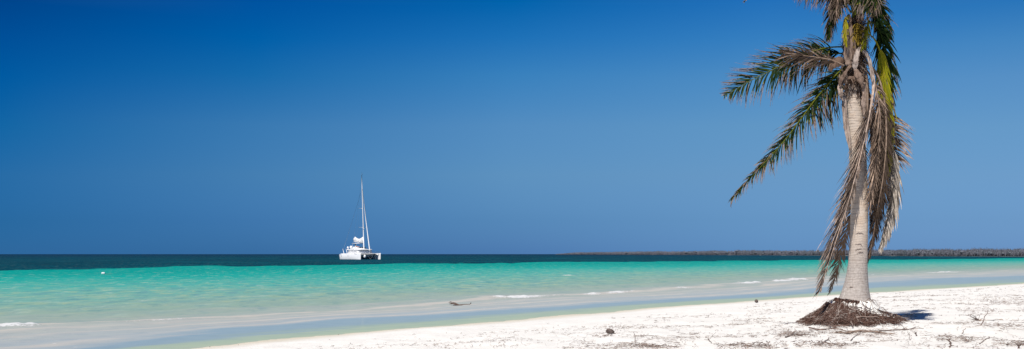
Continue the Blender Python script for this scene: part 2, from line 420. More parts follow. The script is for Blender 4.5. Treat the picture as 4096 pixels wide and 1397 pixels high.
# drifting bubbles in the lagoon edge
vor = m.n.new('ShaderNodeTexVoronoi'); vor.inputs['Scale'].default_value = 2.4; m.l.new(pos, vor.inputs['Vector'])
bub = m.math('MULTIPLY', m.rng(vor.outputs['Distance'], .13, .09), m.math('MULTIPLY', m.rng(ta, .19, .215), m.rng(ta, .26, .235)))
bub = m.math('MULTIPLY', bub, m.rng(patch, .48, .56))
# whitecaps far out
wcn = m.noise(.28, 3, .7, m.mapv(pos, (.8, .5, 1)))
cap = m.math('MULTIPLY', m.rng(wcn, .745, .765), m.math('MULTIPLY', m.rng(ta, .5, .62), .8))
white = m.math('MAXIMUM', m.math('MAXIMUM', fm, bub), cap)
rn = m.noise(1.3, 5, .7, m.mapv(pr, (.35, 1.5, 1)))
c = m.mix(m.math('MULTIPLY', m.rng(m.math('ADD', m.attr('run'), m.math('MULTIPLY', m.math('SUBTRACT', rn, .5), 1.3)), .22, .75), m.rng(m.attr('run'), .05, .3, 0, .85)), c, wc(222, 215, 203))
c = m.mix(white, c, m.mix(fm, (.56, .56, .545), (.64, .65, .66)))
wave = m.math('ADD', m.math('MULTIPLY', ripple, .5), m.math('MULTIPLY', ripple2, .2))
bs = m.rng(ta, .18, .40, .04, .55)
nrm = m.bump(wave, bs, .12)
nrm = m.bump(m.math('MULTIPLY', fn, fm), .6, .06, nrm)
dif = m.n.new('ShaderNodeBsdfDiffuse'); m.put(dif.inputs[0], c); m.l.new(nrm, dif.inputs['Normal'])
gl = m.n.new('ShaderNodeBsdfGlossy'); m.put(gl.inputs['Roughness'], m.rng(ta, .18, .4, .08, .30)); m.l.new(nrm, gl.inputs['Normal'])
gl.inputs[0].default_value = (.9, .95, 1, 1)
fr = m.n.new('ShaderNodeFresnel'); fr.inputs[0].default_value = 1.33; m.l.new(nrm, fr.inputs['Normal'])
lim = m.ramp(ta, [(0, .10), (.09, .10), (.12, .20), (.185, .20), (.21, .14), (.32, .12), (.45, .05), (.79, .015), (.81, .02), (1, .03)])
fac = m.math('MULTIPLY', m.math('MINIMUM', m.math('MULTIPLY', fr.outputs[0], 1.6), 1.0), lim)
fac = m.math('MULTIPLY', fac, m.math('SUBTRACT', 1.0, white))
ms = m.n.new('ShaderNodeMixShader'); m.put(ms.inputs[0], fac); m.l.new(dif.outputs[0], ms.inputs[1]); m.l.new(gl.outputs[0], ms.inputs[2])
m.l.new(ms.outputs[0], m.out.inputs[0]); m.n.remove(m.b)
M_SEA = m.m
grid_obj('sea', X, Y, Zw, M_SEA, keep=(s_ > s0-1.5) & (s_ > -500), attrs={'t': t, 'foam': foam, 'run': np.clip(run, 0, 1)})
tag(bpy.data.objects['sea'], kind='structure')

# ------------------------------------------------------------------ far wooded spit
def shore_pt(x, y):
    d = CAMZ*FPX/(y-1017); return (x-2048)/FPX*d, d
spit = [(2235, 1018.9, 3), (2300, 1019.1, 9), (2500, 1019.4, 11.5), (2750, 1020.0, 11.5), (3000, 1021.1, 10.5), (3300, 1022.9, 8.2), (3500, 1024.0, 7.8), (3700, 1025.0, 7.4), (3900, 1026.0, 7.3), (4096, 1026.8, 6.9), (4500, 1029, 6.5), (5200, 1033, 6)]
line = [(*shore_pt(x, y), h) for x, y, h in spit]
m = NT('far_shore', .95, .1); m.base(m.mix(m.rng(m.noise(.02, 3), .56, .62), (.12, .12, .12), (.50, .47, .43))); M_FAR = m.m
mb = MB(); rings = []
for X0, Y0, h in line:
    k = 1+90/math.hypot(X0, Y0)*3; kk = 1+500/math.hypot(X0, Y0)
    rings.append([(X0, Y0, -.5), (X0*1.003, Y0*1.003, .25), (X0*k, Y0*k, .6), (X0*kk, Y0*kk, .7), (X0*kk*1.01, Y0*kk*1.01, -.5)])
mb.loft(rings, closed=False)
tag(mb.build('far_shore', M_FAR), kind='structure')
m = NT('bare_mangrove', .9, .1)
v = m.attr('dry')
m.base(m.ramp(v, [(0, (.115, .135, .15)), (.35, (.165, .17, .20)), (.7, (.195, .195, .23)), (1, (.235, .235, .27))])); M_MANG = m.m  # bluish tint of the distant air is put into the limb colours
mb = MB()
def interp_line(u):
    u = u*(len(line)-1); i = min(int(u), len(line)-2); f = u-i
    return [line[i][k]*(1-f)+line[i+1][k]*f for k in range(3)]
# parameter spacing even in bearing
for k in range(4200):
    u = random.random()**1.0
    X0, Y0, h = interp_line(u)
    dist = math.hypot(X0, Y0); dep = random.random()**1.5*dist*.07+3
    X1 = X0*(1+dep/dist); Y1 = Y0*(1+dep/dist)
    wdt = dist/1000*random.uniform(1.1, 2.6)
    hh = h*random.uniform(.72, 1.02)*(1+.10*float(vnoise(u*60, 3.3, 5)))*(1+.05*random.choice((0, 0, 0, 2.4)))
    hh -= min(dep*.0, 1)
    a = min(1, max(0, .42+.30*float(vnoise(u*40, 7.7, 6))+random.uniform(-.15, .15)))
    back = dist*.08+5
    if k % 2 == 0:
        XB, YB = X0*(1+(back+dep*.3)/dist), Y0*(1+(back+dep*.3)/dist)
        hb = hh*random.uniform(.70, .86)
        mb.sphere((XB, YB, hb*.45), 1, 6, 4, a*.7, sc=(wdt*1.6, wdt, hb*.55), jit=.12)
    X1, Y1 = X0*(1+(3+dep*.6)/dist), Y0*(1+(3+dep*.6)/dist)
    pxm = dist/3982
    for q in range(6):
        bx = X1+random.uniform(-1, 1)*wdt*1.2; tx = bx+random.uniform(-1, 1)*wdt*.35; r_ = pxm*random.uniform(.30, .75)
        z1 = hh*random.uniform(.62, 1.0)
        mb.tube([(bx, Y1+q*.3, random.uniform(0, .3)*hh), ((bx+tx)/2+random.gauss(0, .1)*wdt, Y1+q*.3, z1*.6), (tx, Y1+q*.3, z1)], [r_, r_*1.5, r_*.5], 3, min(1, max(0, a+random.uniform(-.4, .4))), cap=False)
    if k % 5 == 0: mb.sphere((X1, Y1-1, hh*random.uniform(.3, .75)), 1, 6, 4, random.uniform(0, .25), sc=(wdt*.8, wdt*.5, hh*.16), jit=.3)
tag(mb.build('mangrove_forest', M_MANG, smooth=True), 'long low belt of bare grey mangrove forest on the far shore at right', 'forest', kind='stuff')

# ------------------------------------------------------------------ palm
def leaf_material(name, cg, cy, cd, cd2, trans=.25):
    m = NT(name, .6, .10)
    v = m.attr('dry')
    nz = m.noise(14, 2)
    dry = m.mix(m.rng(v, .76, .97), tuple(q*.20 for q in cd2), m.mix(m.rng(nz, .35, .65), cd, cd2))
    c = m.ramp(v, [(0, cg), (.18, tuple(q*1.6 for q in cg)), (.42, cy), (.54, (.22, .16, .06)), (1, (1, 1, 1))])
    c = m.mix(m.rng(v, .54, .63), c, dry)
    rv = m.math('FRACT', m.math('MULTIPLY', v, 1.0))
    c = m.mix(m.rng(m.noise(60, 2), .55, .75, 0, .35), c, (.04, .03, .02))
    m.base(c)
    tr = m.n.new('ShaderNodeBsdfTranslucent'); m.put(tr.inputs[0], c)
    ms = m.n.new('ShaderNodeMixShader'); ms.inputs[0].default_value = trans
    m.l.new(m.b.outputs[0], ms.inputs[1]); m.l.new(tr.outputs[0], ms.inputs[2]); m.l.new(ms.outputs[0], m.out.inputs[0])
    return m.m
M_GREEN = leaf_material('green_frond', (.008, .020, .003), (.13, .14, .008), (.42, .32, .26), (.24, .17, .135), .08)
M_YELLOW = leaf_material('yellow_frond', (.05, .08, .006), (.36, .32, .010), (.36, .28, .20), (.25, .18, .14), .2)
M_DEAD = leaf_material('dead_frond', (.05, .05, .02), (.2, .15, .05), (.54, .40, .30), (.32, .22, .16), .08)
M_TAN = leaf_material('tan_dead_frond', (.05, .05, .02), (.2, .15, .05), (.68, .53, .43), (.44, .32, .25), .12)
M_PALE = leaf_material('pale_dead_frond', (.05, .05, .02), (.2, .15, .05), (.80, .72, .62), (.64, .55, .46), .2)

palm = empty('coconut_palm', (PX_, PY_, float(ground_z(PX_, PY_))-.45))
tag(palm, 'tall coconut palm with windswept green and dead hanging fronds and a ringed pale trunk', 'palm tree')
PO = palm.location.copy()
def pbuild(mb, name, mat, parent=palm, smooth=True):
    o = mb.build(name, mat, smooth=smooth)
    # bake to the parent's frame
    off = PO
    o.data.transform(Matrix.Translation(-off))
    o.parent = parent
    return o
D0 = PY_
def catmull(P, n):
    P = [Vector(p) for p in P]; Q = [2*P[0]-P[1]]+P+[2*P[-1]-P[-2]]
    L = [0]
    for a, b in zip(P, P[1:]): L.append(L[-1]+(b-a).length)
    out = []
    for i in range(n):
        s = L[-1]*i/(n-1); k = 0
        while k < len(P)-2 and L[k+1] < s: k += 1
        u = (s-L[k])/max(L[k+1]-L[k], 1e-6)
        a, b, c, d = Q[k], Q[k+1], Q[k+2], Q[k+3]
        out.append(.5*((2*b)+(c-a)*u+(2*a-5*b+4*c-d)*u*u+(3*b-a-3*c+d)*u**3))
    return out

# trunk: ringed, swollen foot
m = NT('palm_bark', .9, .15)
lp = m.tc.outputs['Object']
sepn = m.n.new('ShaderNodeSeparateXYZ'); m.l.new(lp, sepn.inputs[0])
zz = m.math('ADD', sepn.outputs[2], m.math('MULTIPLY', m.noise(2.2, 3, .6), .16))
ringv = m.math('SINE', m.math('MULTIPLY', zz, 58.0))
ringf = m.noise(5, 3, .6, m.mapv(lp, (.6, .6, 9)))
fine = m.noise(30, 4, .65, m.mapv(lp, (1, 1, .5)))
low = m.rng(sepn.outputs[2], 1.1, 2.0)
c = m.mix(m.rng(m.noise(3.2, 4, .6), .4, .65), (.53, .45, .375), (.49, .385, .295))
c = m.mix(low, m.mix(m.rng(fine, .42, .62), (.34, .30, .27), (.43, .385, .35)), c)
c = m.mix(m.rng(ringv, .80, 1.0, 0, m.math('MULTIPLY', m.rng(m.noise(3, 3), .42, .6), m.rng(sepn.outputs[2], .9, 4.5, .22, .85))), c, (.17, .125, .10))
c = m.mix(m.rng(ringf, .56, .70, 0, .35), c, (.22, .165, .135))
c = m.mix(m.rng(m.noise(9, 4, .7), .56, .70, 0, .45), c, (.66, .62, .56))
c = m.mix(m.rng(m.noise(16, 4, .7), .60, .68, 0, .5), c, (.24, .18, .15))
m.base(c)
m.normal(m.bump(m.math('ADD', m.math('MULTIPLY', m.math('ABSOLUTE', ringv), -.5), fine), .45, .012))
M_BARK = m.m
spec = [(1216, 3419, 72), (1206, 3418, 68), (1192, 3419, 60), (1160, 3422, 51), (1130, 3425, 45), (1100, 3428, 40.5), (1050, 3431, 37), (1000, 3433, 35), (900, 3437, 33.5), (780, 3438, 32.5), (640, 3432, 32.5), (512, 3425, 32), (421, 3418, 31), (347, 3416, 30), (250, 3418, 27), (120, 3425, 22), (0, 3432, 15)]
spec_y = [s[0] for s in spec][::-1]; sx = [s[1] for s in spec][::-1]; sr = [s[2] for s in spec][::-1]
def trunk_at(y):
    return px(float(np.interp(y, spec_y, sx)), y, D0), float(np.interp(y, spec_y, sr))/FPX*D0
mb = MB(); rings = []
NY = 240
for i in range(NY+1):
    y = 1216-(1216-0)*i/NY
    c0, r0 = trunk_at(y)
    rg = []
    for k in range(40):
        q = 2*math.pi*k/40
        saw = ((c0.z*9.2+.06*math.sin(q*2+1)+.03*math.sin(q*5)) % 1.0)
        rr = r0*(1+.05*(saw-.5)*float(np.interp(y, [350, 600, 900, 1100], [1, .7, .35, .15]))+.018*float(vnoise(q*3, c0.z*4, 81))+.012*float(vnoise(q*9, c0.z*14, 82)))
        dz = 0
        if i == 0: dz = -.04*float(vnoise(q*4, 0, 83))-.10*math.cos(q)*.5
        elif i < 6: dz = -.05*math.cos(q)*(1-i/6)
        rg.append((c0.x+math.cos(q)*rr, c0.y+math.sin(q)*rr, c0.z+dz))
    rings.append(rg)
mb.loft(rings)
trunk = pbuild(mb, 'trunk', M_BARK)
# cut scars on the trunk
m = NT('bark_scar', .95, .1); m.base(m.mix(m.noise(40, 2), (.12, .085, .07), (.34, .29, .26))); M_SCAR = m.m
mb = MB()
for (x, y, w, h, cc) in ((3427, 938, 16, 7, .1), (3424, 984, 15, 9, -.2), (3422, 1000, 14, 6, .2), (3428, 1014, 14, 6, .1), (3392, 1150, 9, 5, 0), (3459, 1050, 5, 4, 0)):
    c0, r0 = trunk_at(y); q = math.asin(max(-.95, min(.95, (x-float(np.interp(y, spec_y, sx)))/FPX*D0/r0)))
    pts = []
    for k in range(9):
        f = k/8*2-1; qq = q+f*w/FPX*D0/r0
        pts.append((c0.x+math.sin(qq)*r0*1.0, c0.y-math.cos(qq)*r0*1.0, c0.z+(1-f*f)*h/FPX*D0*.6+cc*f*.05+random.gauss(0, .010)))
    mb = MB(); mb.tube(pts, [.004+.010*(1-abs(k/8*2-1)) for k in range(9)], 5, jit=.3)
    pbuild(mb, 'scar', M_SCAR, parent=trunk)

# fronds -----------------------------------------------------------------
DOWN = Vector((0, 0, -1))
def frond(pts, name='frond', mat=None, side=(0, 0, 1), n=70, L=(.62, .62), ang=(62, 28), bend=((0, 0, -1), (0, 0, -1)), k=(.5, .5), w=.034,
          dry=(0, .75), vdry=.55, rr=(.022, .005), u0=.10, jit=.12, rdry=.3, prof=None, seed=0, clump=.0, twist=.6, label=None, smin=0.0):
    random.seed(seed+100)
    P3 = [px(x, y, D0+d) for x, y, d in pts]
    C = catmull(P3, 60)
    mbR = MB(); rads = [rr[0]*(1-i/59)**.8+rr[1] for i in range(60)]
    mbR.tube(C, rads, 6, rdry, flat=.6)
    mbR_o = pbuild(mbR, name, mat)
    if label: mbR_o['label'] = label
    mbL = MB(); Sd = Vector(side).normalized()
    for sd_ in (0, 1):
        if L[sd_] <= 0: continue
        sg = 1 if sd_ == 0 else -1
        bv0 = Vector(bend[sd_])
        cl = Vector((0, 0, 0)); ck = 0
        for i in range(n):
            u = u0+(1-u0)*(i+random.uniform(-.35, .35))/n; u = min(max(u, u0), .995)
            f = u*59; i0 = int(f); p = C[i0].lerp(C[min(i0+1, 59)], f-i0)
            T = (C[min(i0+2, 59)]-C[max(i0-1, 0)]).normalized()
            Sv = (Sd-T*Sd.dot(T)).normalized()*sg
            if random.random() < (.06 if dry[0] > .6 else .14): continue
            v_ = (u-u0)/(1-u0)
            Lp = (math.sin(math.pi*min(1, v_*.86+.17))**.75*.85+.15) if prof is None else float(np.interp(v_, prof[0], prof[1]))
            ln = L[sd_]*Lp*random.uniform(.78, 1.1)
            A = R(ang[0]+(ang[1]-ang[0])*v_+random.gauss(0, 7))
            if ck <= 0:
                cl = Vector((random.gauss(0, 1), random.gauss(0, 1), random.gauss(0, 1)))*clump; ck = random.randint(2, 6)
            ck -= 1
            d = T*math.cos(A)+Sv*math.sin(A)+Vector((random.gauss(0, 1), random.gauss(0, 1), random.gauss(0, 1)))*jit+cl
            d.normalize()
            nrm_ = T.cross(Sv)+Vector((random.gauss(0, 1), random.gauss(0, 1), random.gauss(0, 1)))*twist*.6
            nseg = 6; kk = k[sd_]*random.uniform(.6, 1.5)
            g = random.uniform(-.10, .10); g2 = random.uniform(-.17, .05) if random.random() < .75 else -.25
            vd = vdry*random.uniform(.6, 1.35)
            if dry[0] < .3 and dry[1] > .7 and random.random() < .2: vd *= .25
            if dry[0] < .3 and random.random() < .3: kk *= 1.8
            bv = bv0+Vector((random.gauss(0, 1), random.gauss(0, 1), random.gauss(0, 1)))*jit*1.5
            prev = None; q = p.copy(); hw0 = w*.5*random.uniform(.75, 1.2)*(.75+.25*Lp)
            for sgm in range(nseg+1):
                s_l = sgm/nseg
                hw = hw0*(min(1, .35+s_l*4) if s_l < .2 else 1)*(1-s_l**2.2)*(1 if s_l < vd else .72)+.0012
                wv = d.cross(nrm_)
                if wv.length < 1e-3: wv = Vector((1, 0, 0))
                wv.normalize()
                fold = wv.cross(d)*hw*.5
                a_v = (dry[0]+g if dry[0] < .6 else max(.66, dry[0]+g2)) if s_l < vd else (max(.7, dry[1]+g2) if dry[0] > .6 or random.random() < .25 else max(dry[1], .9))
                a_v = min(1, max(0, a_v))
                i1 = len(mbL.v)
                mbL.v += [(q+wv*hw)[:], (q+fold)[:], (q-wv*hw)[:]]; mbL.a += [a_v]*3
                if prev is not None:
                    mbL.f += [(prev, prev+1, i1+1, i1), (prev+1, prev+2, i1+2, i1+1)]; mbL.mi += [0, 0]
                prev = i1
                q = q+d*(ln/nseg)
                d = (d+bv*(kk/nseg*(1.0+s_l))+Vector((random.gauss(0, 1), random.gauss(0, 1), random.gauss(0, 1)))*jit*.35*(1.6 if s_l > vd else 1)).normalized()
                nrm_ = nrm_+Vector((random.gauss(0, 1), random.gauss(0, 1), random.gauss(0, 1)))*.25*twist
    lo = pbuild(mbL, 'leaflets', mat, parent=mbR_o)
    return mbR_o
LW = (-1, 0, 0)
# the upper left frond, green with dry tips
frond([(3408, 190, .0), (3350, 188, -.05), (3290, 195, -.1), (3210, 222, -.15), (3160, 245, -.2), (3085, 282, -.25), (2985, 333, -.3), (2897, 386, -.3)], mat=M_GREEN, side=(0, .15, 1), n=84,
      L=(.80, .78), ang=(52, 30), bend=((-1, 0, -.15), (0, .1, -1)), k=(.75, 1.3), dry=(.14, .9), vdry=.60, rdry=.42, seed=1, jit=.075, u0=.16, w=.026, label='upper green frond blown out to the left')
frond([(3400, 215, .1), (3330, 215, .15), (3250, 226, .1), (3170, 258, .1), (3100, 300, .1)], mat=M_GREEN, side=(0, .2, 1), n=52,
      L=(.60, .85), ang=(35, 60), bend=((-1, 0, -.2), (0, 0, -1)), k=(.8, 1.3), dry=(.02, .85), vdry=.80, rdry=.35, seed=2, jit=.11, u0=.12, w=.036)
# dried leaflet bundle lying over it
frond([(3375, 262, -.25), (3320, 240, -.3), (3250, 228, -.35), (3190, 220, -.35), (3120, 205, -.35)], mat=M_DEAD, side=(0, -.2, -1), n=60,
      L=(.66, .40), ang=(32, 22), bend=((-.7, 0, -.7), (-1, 0, .1)), k=(.6, .6), dry=(.78, .9), seed=3, jit=.14, clump=.12, w=.024, rdry=.9, label='dry grey leaflets matted over the upper frond')
# the lower left frond
frond([(3400, 255, .0), (3352, 292, .0), (3308, 342, -.05), (3258, 402, -.1), (3205, 474, -.15), (3148, 550, -.2), (3090, 617, -.25), (3023, 689, -.25), (2932, 792, -.2)], mat=M_GREEN, side=(-.8, .1, .6), n=128,
      L=(.60, .80), ang=(44, 9), bend=((-.5, 0, -.75), (.1, 0, -1)), k=(1.0, 1.2), dry=(.04, .88), vdry=.52, rdry=.38, seed=4, jit=.085, u0=.05, w=.026,
      prof=([0, .15, .4, .66, .80, 1], [.9, 1, .95, .66, .42, .30]), label='lower green frond slanting down to the left')
frond([(3400, 262, .2), (3350, 315, .25), (3305, 370, .25), (3270, 430, .2), (3235, 480, .2)], mat=M_GREEN, side=(-.8, .1, .6), n=46,
      L=(.5, .9), ang=(36, 55), bend=((-.5, 0, -.8), (.1, 0, -1)), k=(.8, 1.5), dry=(0, .85), vdry=.74, rdry=.3, seed=5, jit=.12, u0=.05, w=.034)
# dead frond folded down across the trunk to the left
frond([(3475, 235, -.25), (3492, 300, -.35), (3492, 370, -.4), (3475, 470, -.42), (3450, 590, -.42), (3428, 680, -.42), (3398, 790, -.42), (3368, 885, -.42), (3332, 1000, -.42), (3302, 1087, -.42), (3279, 1166, -.42)], mat=M_TAN,
      side=(1, .2, .1), n=200, L=(.26, .80), ang=(12, 27), bend=((.06, 0, -1), (-.34, 0, -1)), k=(.9, 1.0), dry=(.9, .95), seed=6, jit=.06, clump=.05, w=.019, rdry=.97, rr=(.03, .006), u0=.20, twist=1.2,
      prof=([0, .2, .5, .7, .85, 1], [.8, 1, 1, .9, .5, .28]), label='big dead frond hanging across the trunk to the left')
frond([(3466, 300, -.2), (3470, 420, -.34), (3455, 560, -.38), (3428, 680, -.38), (3390, 800, -.38), (3355, 900, -.38)], mat=M_DEAD,
      side=(1, .2, .1), n=110, L=(.16, .75), ang=(10, 30), bend=((.0, 0, -1), (-.40, 0, -1)), k=(.8, 1.0), dry=(.85, .95), seed=16, jit=.08, clump=.08, w=.020, rdry=.85, rr=(.02, .006), u0=.2, twist=1.4)
# dead frond behind the trunk, its shade put into the dark leaflet colour
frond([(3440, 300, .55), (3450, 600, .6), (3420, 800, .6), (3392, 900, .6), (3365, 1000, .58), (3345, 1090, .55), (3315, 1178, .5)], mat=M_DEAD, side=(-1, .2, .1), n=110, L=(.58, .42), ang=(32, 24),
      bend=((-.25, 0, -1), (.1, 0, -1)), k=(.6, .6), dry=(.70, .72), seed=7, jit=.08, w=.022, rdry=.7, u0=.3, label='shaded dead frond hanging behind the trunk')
# dead fronds hanging down the right side; shade is put into the darker ones' colour
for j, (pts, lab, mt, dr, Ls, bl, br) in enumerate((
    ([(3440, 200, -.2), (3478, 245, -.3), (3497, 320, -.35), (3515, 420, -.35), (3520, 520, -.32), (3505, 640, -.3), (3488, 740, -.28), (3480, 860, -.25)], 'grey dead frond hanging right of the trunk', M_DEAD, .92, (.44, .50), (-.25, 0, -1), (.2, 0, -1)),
    ([(3450, 230, -.1), (3510, 300, -.2), (3540, 420, -.3), (3545, 560, -.32), (3534, 700, -.3), (3514, 820, -.2), (3490, 960, .0), (3470, 1052, .0)], 'dead frond coloured dark for shade, drooping behind the grey one', M_DEAD, .68, (.40, .42), (-.2, 0, -1), (.1, 0, -1)),
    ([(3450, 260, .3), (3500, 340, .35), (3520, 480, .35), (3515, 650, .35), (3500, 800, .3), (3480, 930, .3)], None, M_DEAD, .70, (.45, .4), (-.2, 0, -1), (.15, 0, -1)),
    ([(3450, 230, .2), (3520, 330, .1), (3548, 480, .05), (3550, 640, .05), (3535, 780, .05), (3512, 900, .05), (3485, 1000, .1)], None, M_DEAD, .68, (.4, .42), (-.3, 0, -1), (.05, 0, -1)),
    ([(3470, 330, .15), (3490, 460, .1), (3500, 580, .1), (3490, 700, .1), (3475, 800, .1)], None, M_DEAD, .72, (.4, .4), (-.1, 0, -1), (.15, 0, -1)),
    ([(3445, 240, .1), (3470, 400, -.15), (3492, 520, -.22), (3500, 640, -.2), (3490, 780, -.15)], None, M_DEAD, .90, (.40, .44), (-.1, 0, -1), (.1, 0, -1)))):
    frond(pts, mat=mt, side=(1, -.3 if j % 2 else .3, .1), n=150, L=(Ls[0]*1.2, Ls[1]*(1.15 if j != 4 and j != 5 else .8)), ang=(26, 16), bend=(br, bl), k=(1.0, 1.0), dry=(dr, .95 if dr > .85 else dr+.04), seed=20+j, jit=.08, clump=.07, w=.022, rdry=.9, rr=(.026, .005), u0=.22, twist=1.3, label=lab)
# pale dead frond
frond([(3520, 330, .05), (3560, 450, .0), (3568, 570, -.04), (3576, 690, -.04), (3572, 800, .0), (3552, 900, .05), (3524, 990, .1)], mat=M_PALE, side=(1, -.35, .1), n=230, L=(.55, .42), ang=(16, 12),
      bend=((-.06, 0, -1), (-.15, 0, -1)), k=(.9, .8), dry=(.95, .95), seed=30, jit=.035, w=.042, rdry=1, u0=.40, twist=.5, prof=([0, .3, .7, 1], [.7, 1, .8, .3]), label='pale dead frond hanging at the right')
# short dry fan sticking out to the right
frond([(3515, 300, .1), (3543, 420, .15), (3552, 500, .15), (3562, 570, .15), (3575, 640, .12)], mat=M_DEAD, side=(1, .1, .45), n=64, L=(.62, .05), ang=(74, 50), bend=((.30, 0, -1), (0, 0, -1)), k=(.55, .6),
      dry=(.60, .97), vdry=.4, seed=31, jit=.09, w=.030, rdry=.5, u0=.45, prof=([0, .5, 1], [1, 1, .7]), label='dry golden leaflets fanning out to the right')
# yellow-green frond hanging on the right
frond([(3455, 130, -.1), (3492, 150, -.2), (3518, 200, -.22), (3532, 280, -.22), (3543, 380, -.2), (3550, 480, -.18), (3553, 590, -.1), (3552, 700, -.05)], mat=M_YELLOW, side=(1, -.2, .1), n=120, L=(.65, .65), ang=(15, 10),
      bend=((.05, 0, -1), (-.05, 0, -1)), k=(1.0, 1.0), dry=(.36, .30), vdry=.9, seed=32, jit=.04, w=.048, rdry=.44, u0=.16, label='yellow green frond hanging straight down at the right')
frond([(3450, 100, .05), (3490, 90, .1), (3520, 130, .15), (3540, 220, .15), (3550, 330, .12), (3556, 440, .12)], mat=M_GREEN, side=(1, -.2, .2), n=84, L=(.62, .62), ang=(34, 20),
      bend=((.10, 0, -1), (-.1, 0, -1)), k=(1.0, 1.0), dry=(.05, .2), vdry=.9, seed=33, jit=.07, w=.036, rdry=.2, u0=.2)
frond([(3440, 40, .0), (3480, 5, .1), (3505, 30, .15), (3530, 90, .2), (3552, 160, .2)], mat=M_GREEN, side=(1, -.2, .3), n=76, L=(.5, .55), ang=(42, 24),
      bend=((.15, 0, -1), (-.1, 0, -1)), k=(1.1, 1.1), dry=(.03, .15), vdry=.9, seed=34, jit=.09, w=.034, rdry=.2, u0=.15, label='dark green frond arching over at the right')
# fronds over the top of the picture
frond([(3415, 70, -.1), (3395, -20, -.25), (3340, -90, -.4), (3270, -110, -.5), (3200, -70, -.6), (3165, -30, -.6)], mat=M_GREEN, side=(.3, .3, -1), n=110, L=(.85, .5), ang=(62, 45),
      bend=((-.25, 0, -1), (-.8, 0, -.2)), k=(1.6, 1.4), dry=(.05, .92), vdry=.66, seed=40, jit=.09, w=.034, rdry=.3, u0=.12, label='frond arching over the top left with dry hanging tips')
frond([(3420, 60, -.2), (3415, -60, -.35), (3380, -140, -.5), (3320, -160, -.7), (3255, -110, -.8)], mat=M_GREEN, side=(.3, .3, -1), n=110, L=(.95, .5), ang=(66, 45),
      bend=((-.12, 0, -1), (-.8, 0, -.2)), k=(1.6, 1.4), dry=(.03, .9), vdry=.7, seed=41, jit=.09, w=.036, rdry=.3, u0=.10)
frond([(3420, 30, 0), (3400, -140, -.1), (3330, -220, -.2), (3200, -200, -.3), (3080, -110, -.35), (2975, 10, -.35)], mat=M_GREEN, side=(0, .2, 1), n=80, L=(.40, .36), ang=(30, 18),
      bend=((-1, 0, -.5), (-.4, 0, -1)), k=(1, 1.2), dry=(.1, .95), vdry=.6, seed=42, jit=.07, w=.03, rdry=.3, u0=.15, label='long frond whose dry tip dips in at the top')
frond([(3430, 40, -.1), (3440, -50, -.3), (3450, -95, -.5), (3462, -70, -.7), (3470, -10, -.85), (3475, 50, -.9)], mat=M_GREEN, side=(1, 0, 0), n=100, L=(.75, .75), ang=(55, 28),
      bend=((-.05, 0, -1), (-.15, 0, -1)), k=(1.6, 1.6), dry=(.03, .9), vdry=.74, seed=43, jit=.08, w=.036, rdry=.3, u0=.15, label='foreshortened green frond bending down towards the viewer')
frond([(3425, 50, .1), (3400, -70, .0), (3375, -110, -.2), (3352, -60, -.4), (3345, 10, -.5), (3352, 70, -.5)], mat=M_GREEN, side=(1, 0, 0), n=90, L=(.7, .7), ang=(45, 25),
      bend=((.0, 0, -1), (-.1, 0, -1)), k=(1.4, 1.4), dry=(.10, .9), vdry=.6, seed=44, jit=.09, w=.034, rdry=.3, u0=.15)
frond([(3430, 50, .2), (3450, -60, .4), (3470, -120, .6), (3500, -60, .8), (3512, 40, .9)], mat=M_GREEN, side=(1, 0, 0), n=80, L=(.6, .6), ang=(45, 25),
      bend=((.05, 0, -1), (-.1, 0, -1)), k=(1.4, 1.4), dry=(.0, .3), vdry=.85, seed=45, jit=.09, w=.034, rdry=.2, u0=.15)
frond([(3432, 20, 0), (3440, -150, .0), (3436, -300, -.05), (3420, -420, -.1)], mat=M_GREEN, side=(1, .2, 0), n=50, L=(.35, .35), ang=(25, 14), bend=((0, 0, -1), (0, 0, -1)), k=(.4, .4), dry=(.1, .3), seed=46, w=.03, rdry=.3, label='young upright frond above the crown')
frond([(3400, 20, -.3), (3375, -15, -.5), (3352, 0, -.6), (3345, 40, -.62), (3350, 90, -.6)], mat=M_DEAD, side=(1, 0, 0), n=40, L=(.26, .34), ang=(30, 12), bend=((.1, 0, -1), (-.2, 0, -1)), k=(1.2, 1.2),
      dry=(.82, .9), seed=61, jit=.08, w=.022, rdry=.9, label='tan dry leaflets hanging at the top of the crown')
frond([(3440, 20, -.3), (3470, -25, -.6), (3496, -10, -.8), (3500, 30, -.85), (3492, 70, -.85)], mat=M_DEAD, side=(1, 0, 0), n=46, L=(.16, .50), ang=(30, 18), bend=((.0, 0, -1), (-.7, 0, -.8)), k=(1.2, 1.2),
      dry=(.78, .88), seed=62, jit=.08, w=.022, rdry=.9)
frond([(3405, 50, -.1), (3365, 8, -.2), (3336, 30, -.25), (3320, 95, -.25), (3312, 165, -.2)], mat=M_GREEN, side=(1, .2, 0), n=80, L=(.45, .40), ang=(34, 20), bend=((.1, 0, -1), (-.25, 0, -1)), k=(1.1, 1.1), dry=(.04, .9), vdry=.7, seed=63, jit=.09, w=.03, rdry=.3, u0=.1)
# hanging yellowing leaflets either side of the crown shaft
frond([(3395, 60, -.25), (3385, 75, -.4), (3382, 120, -.45), (3385, 190, -.45)], mat=M_YELLOW, side=(1, 0, 0), n=16, L=(.30, .30), ang=(14, 8), bend=((0, 0, -1), (0, 0, -1)), k=(1, 1), dry=(.42, .6), vdry=.8, seed=47, jit=.05, w=.036, rdry=.45)
frond([(3470, 70, -.2), (3474, 95, -.35), (3462, 150, -.42), (3450, 200, -.4)], mat=M_YELLOW, side=(1, 0, 0), n=22, L=(.26, .30), ang=(22, 14), bend=((0, 0, -1), (0, 0, -1)), k=(.8, .8), dry=(.30, .5), vdry=.8, seed=48, jit=.08, w=.03, rdry=.45)

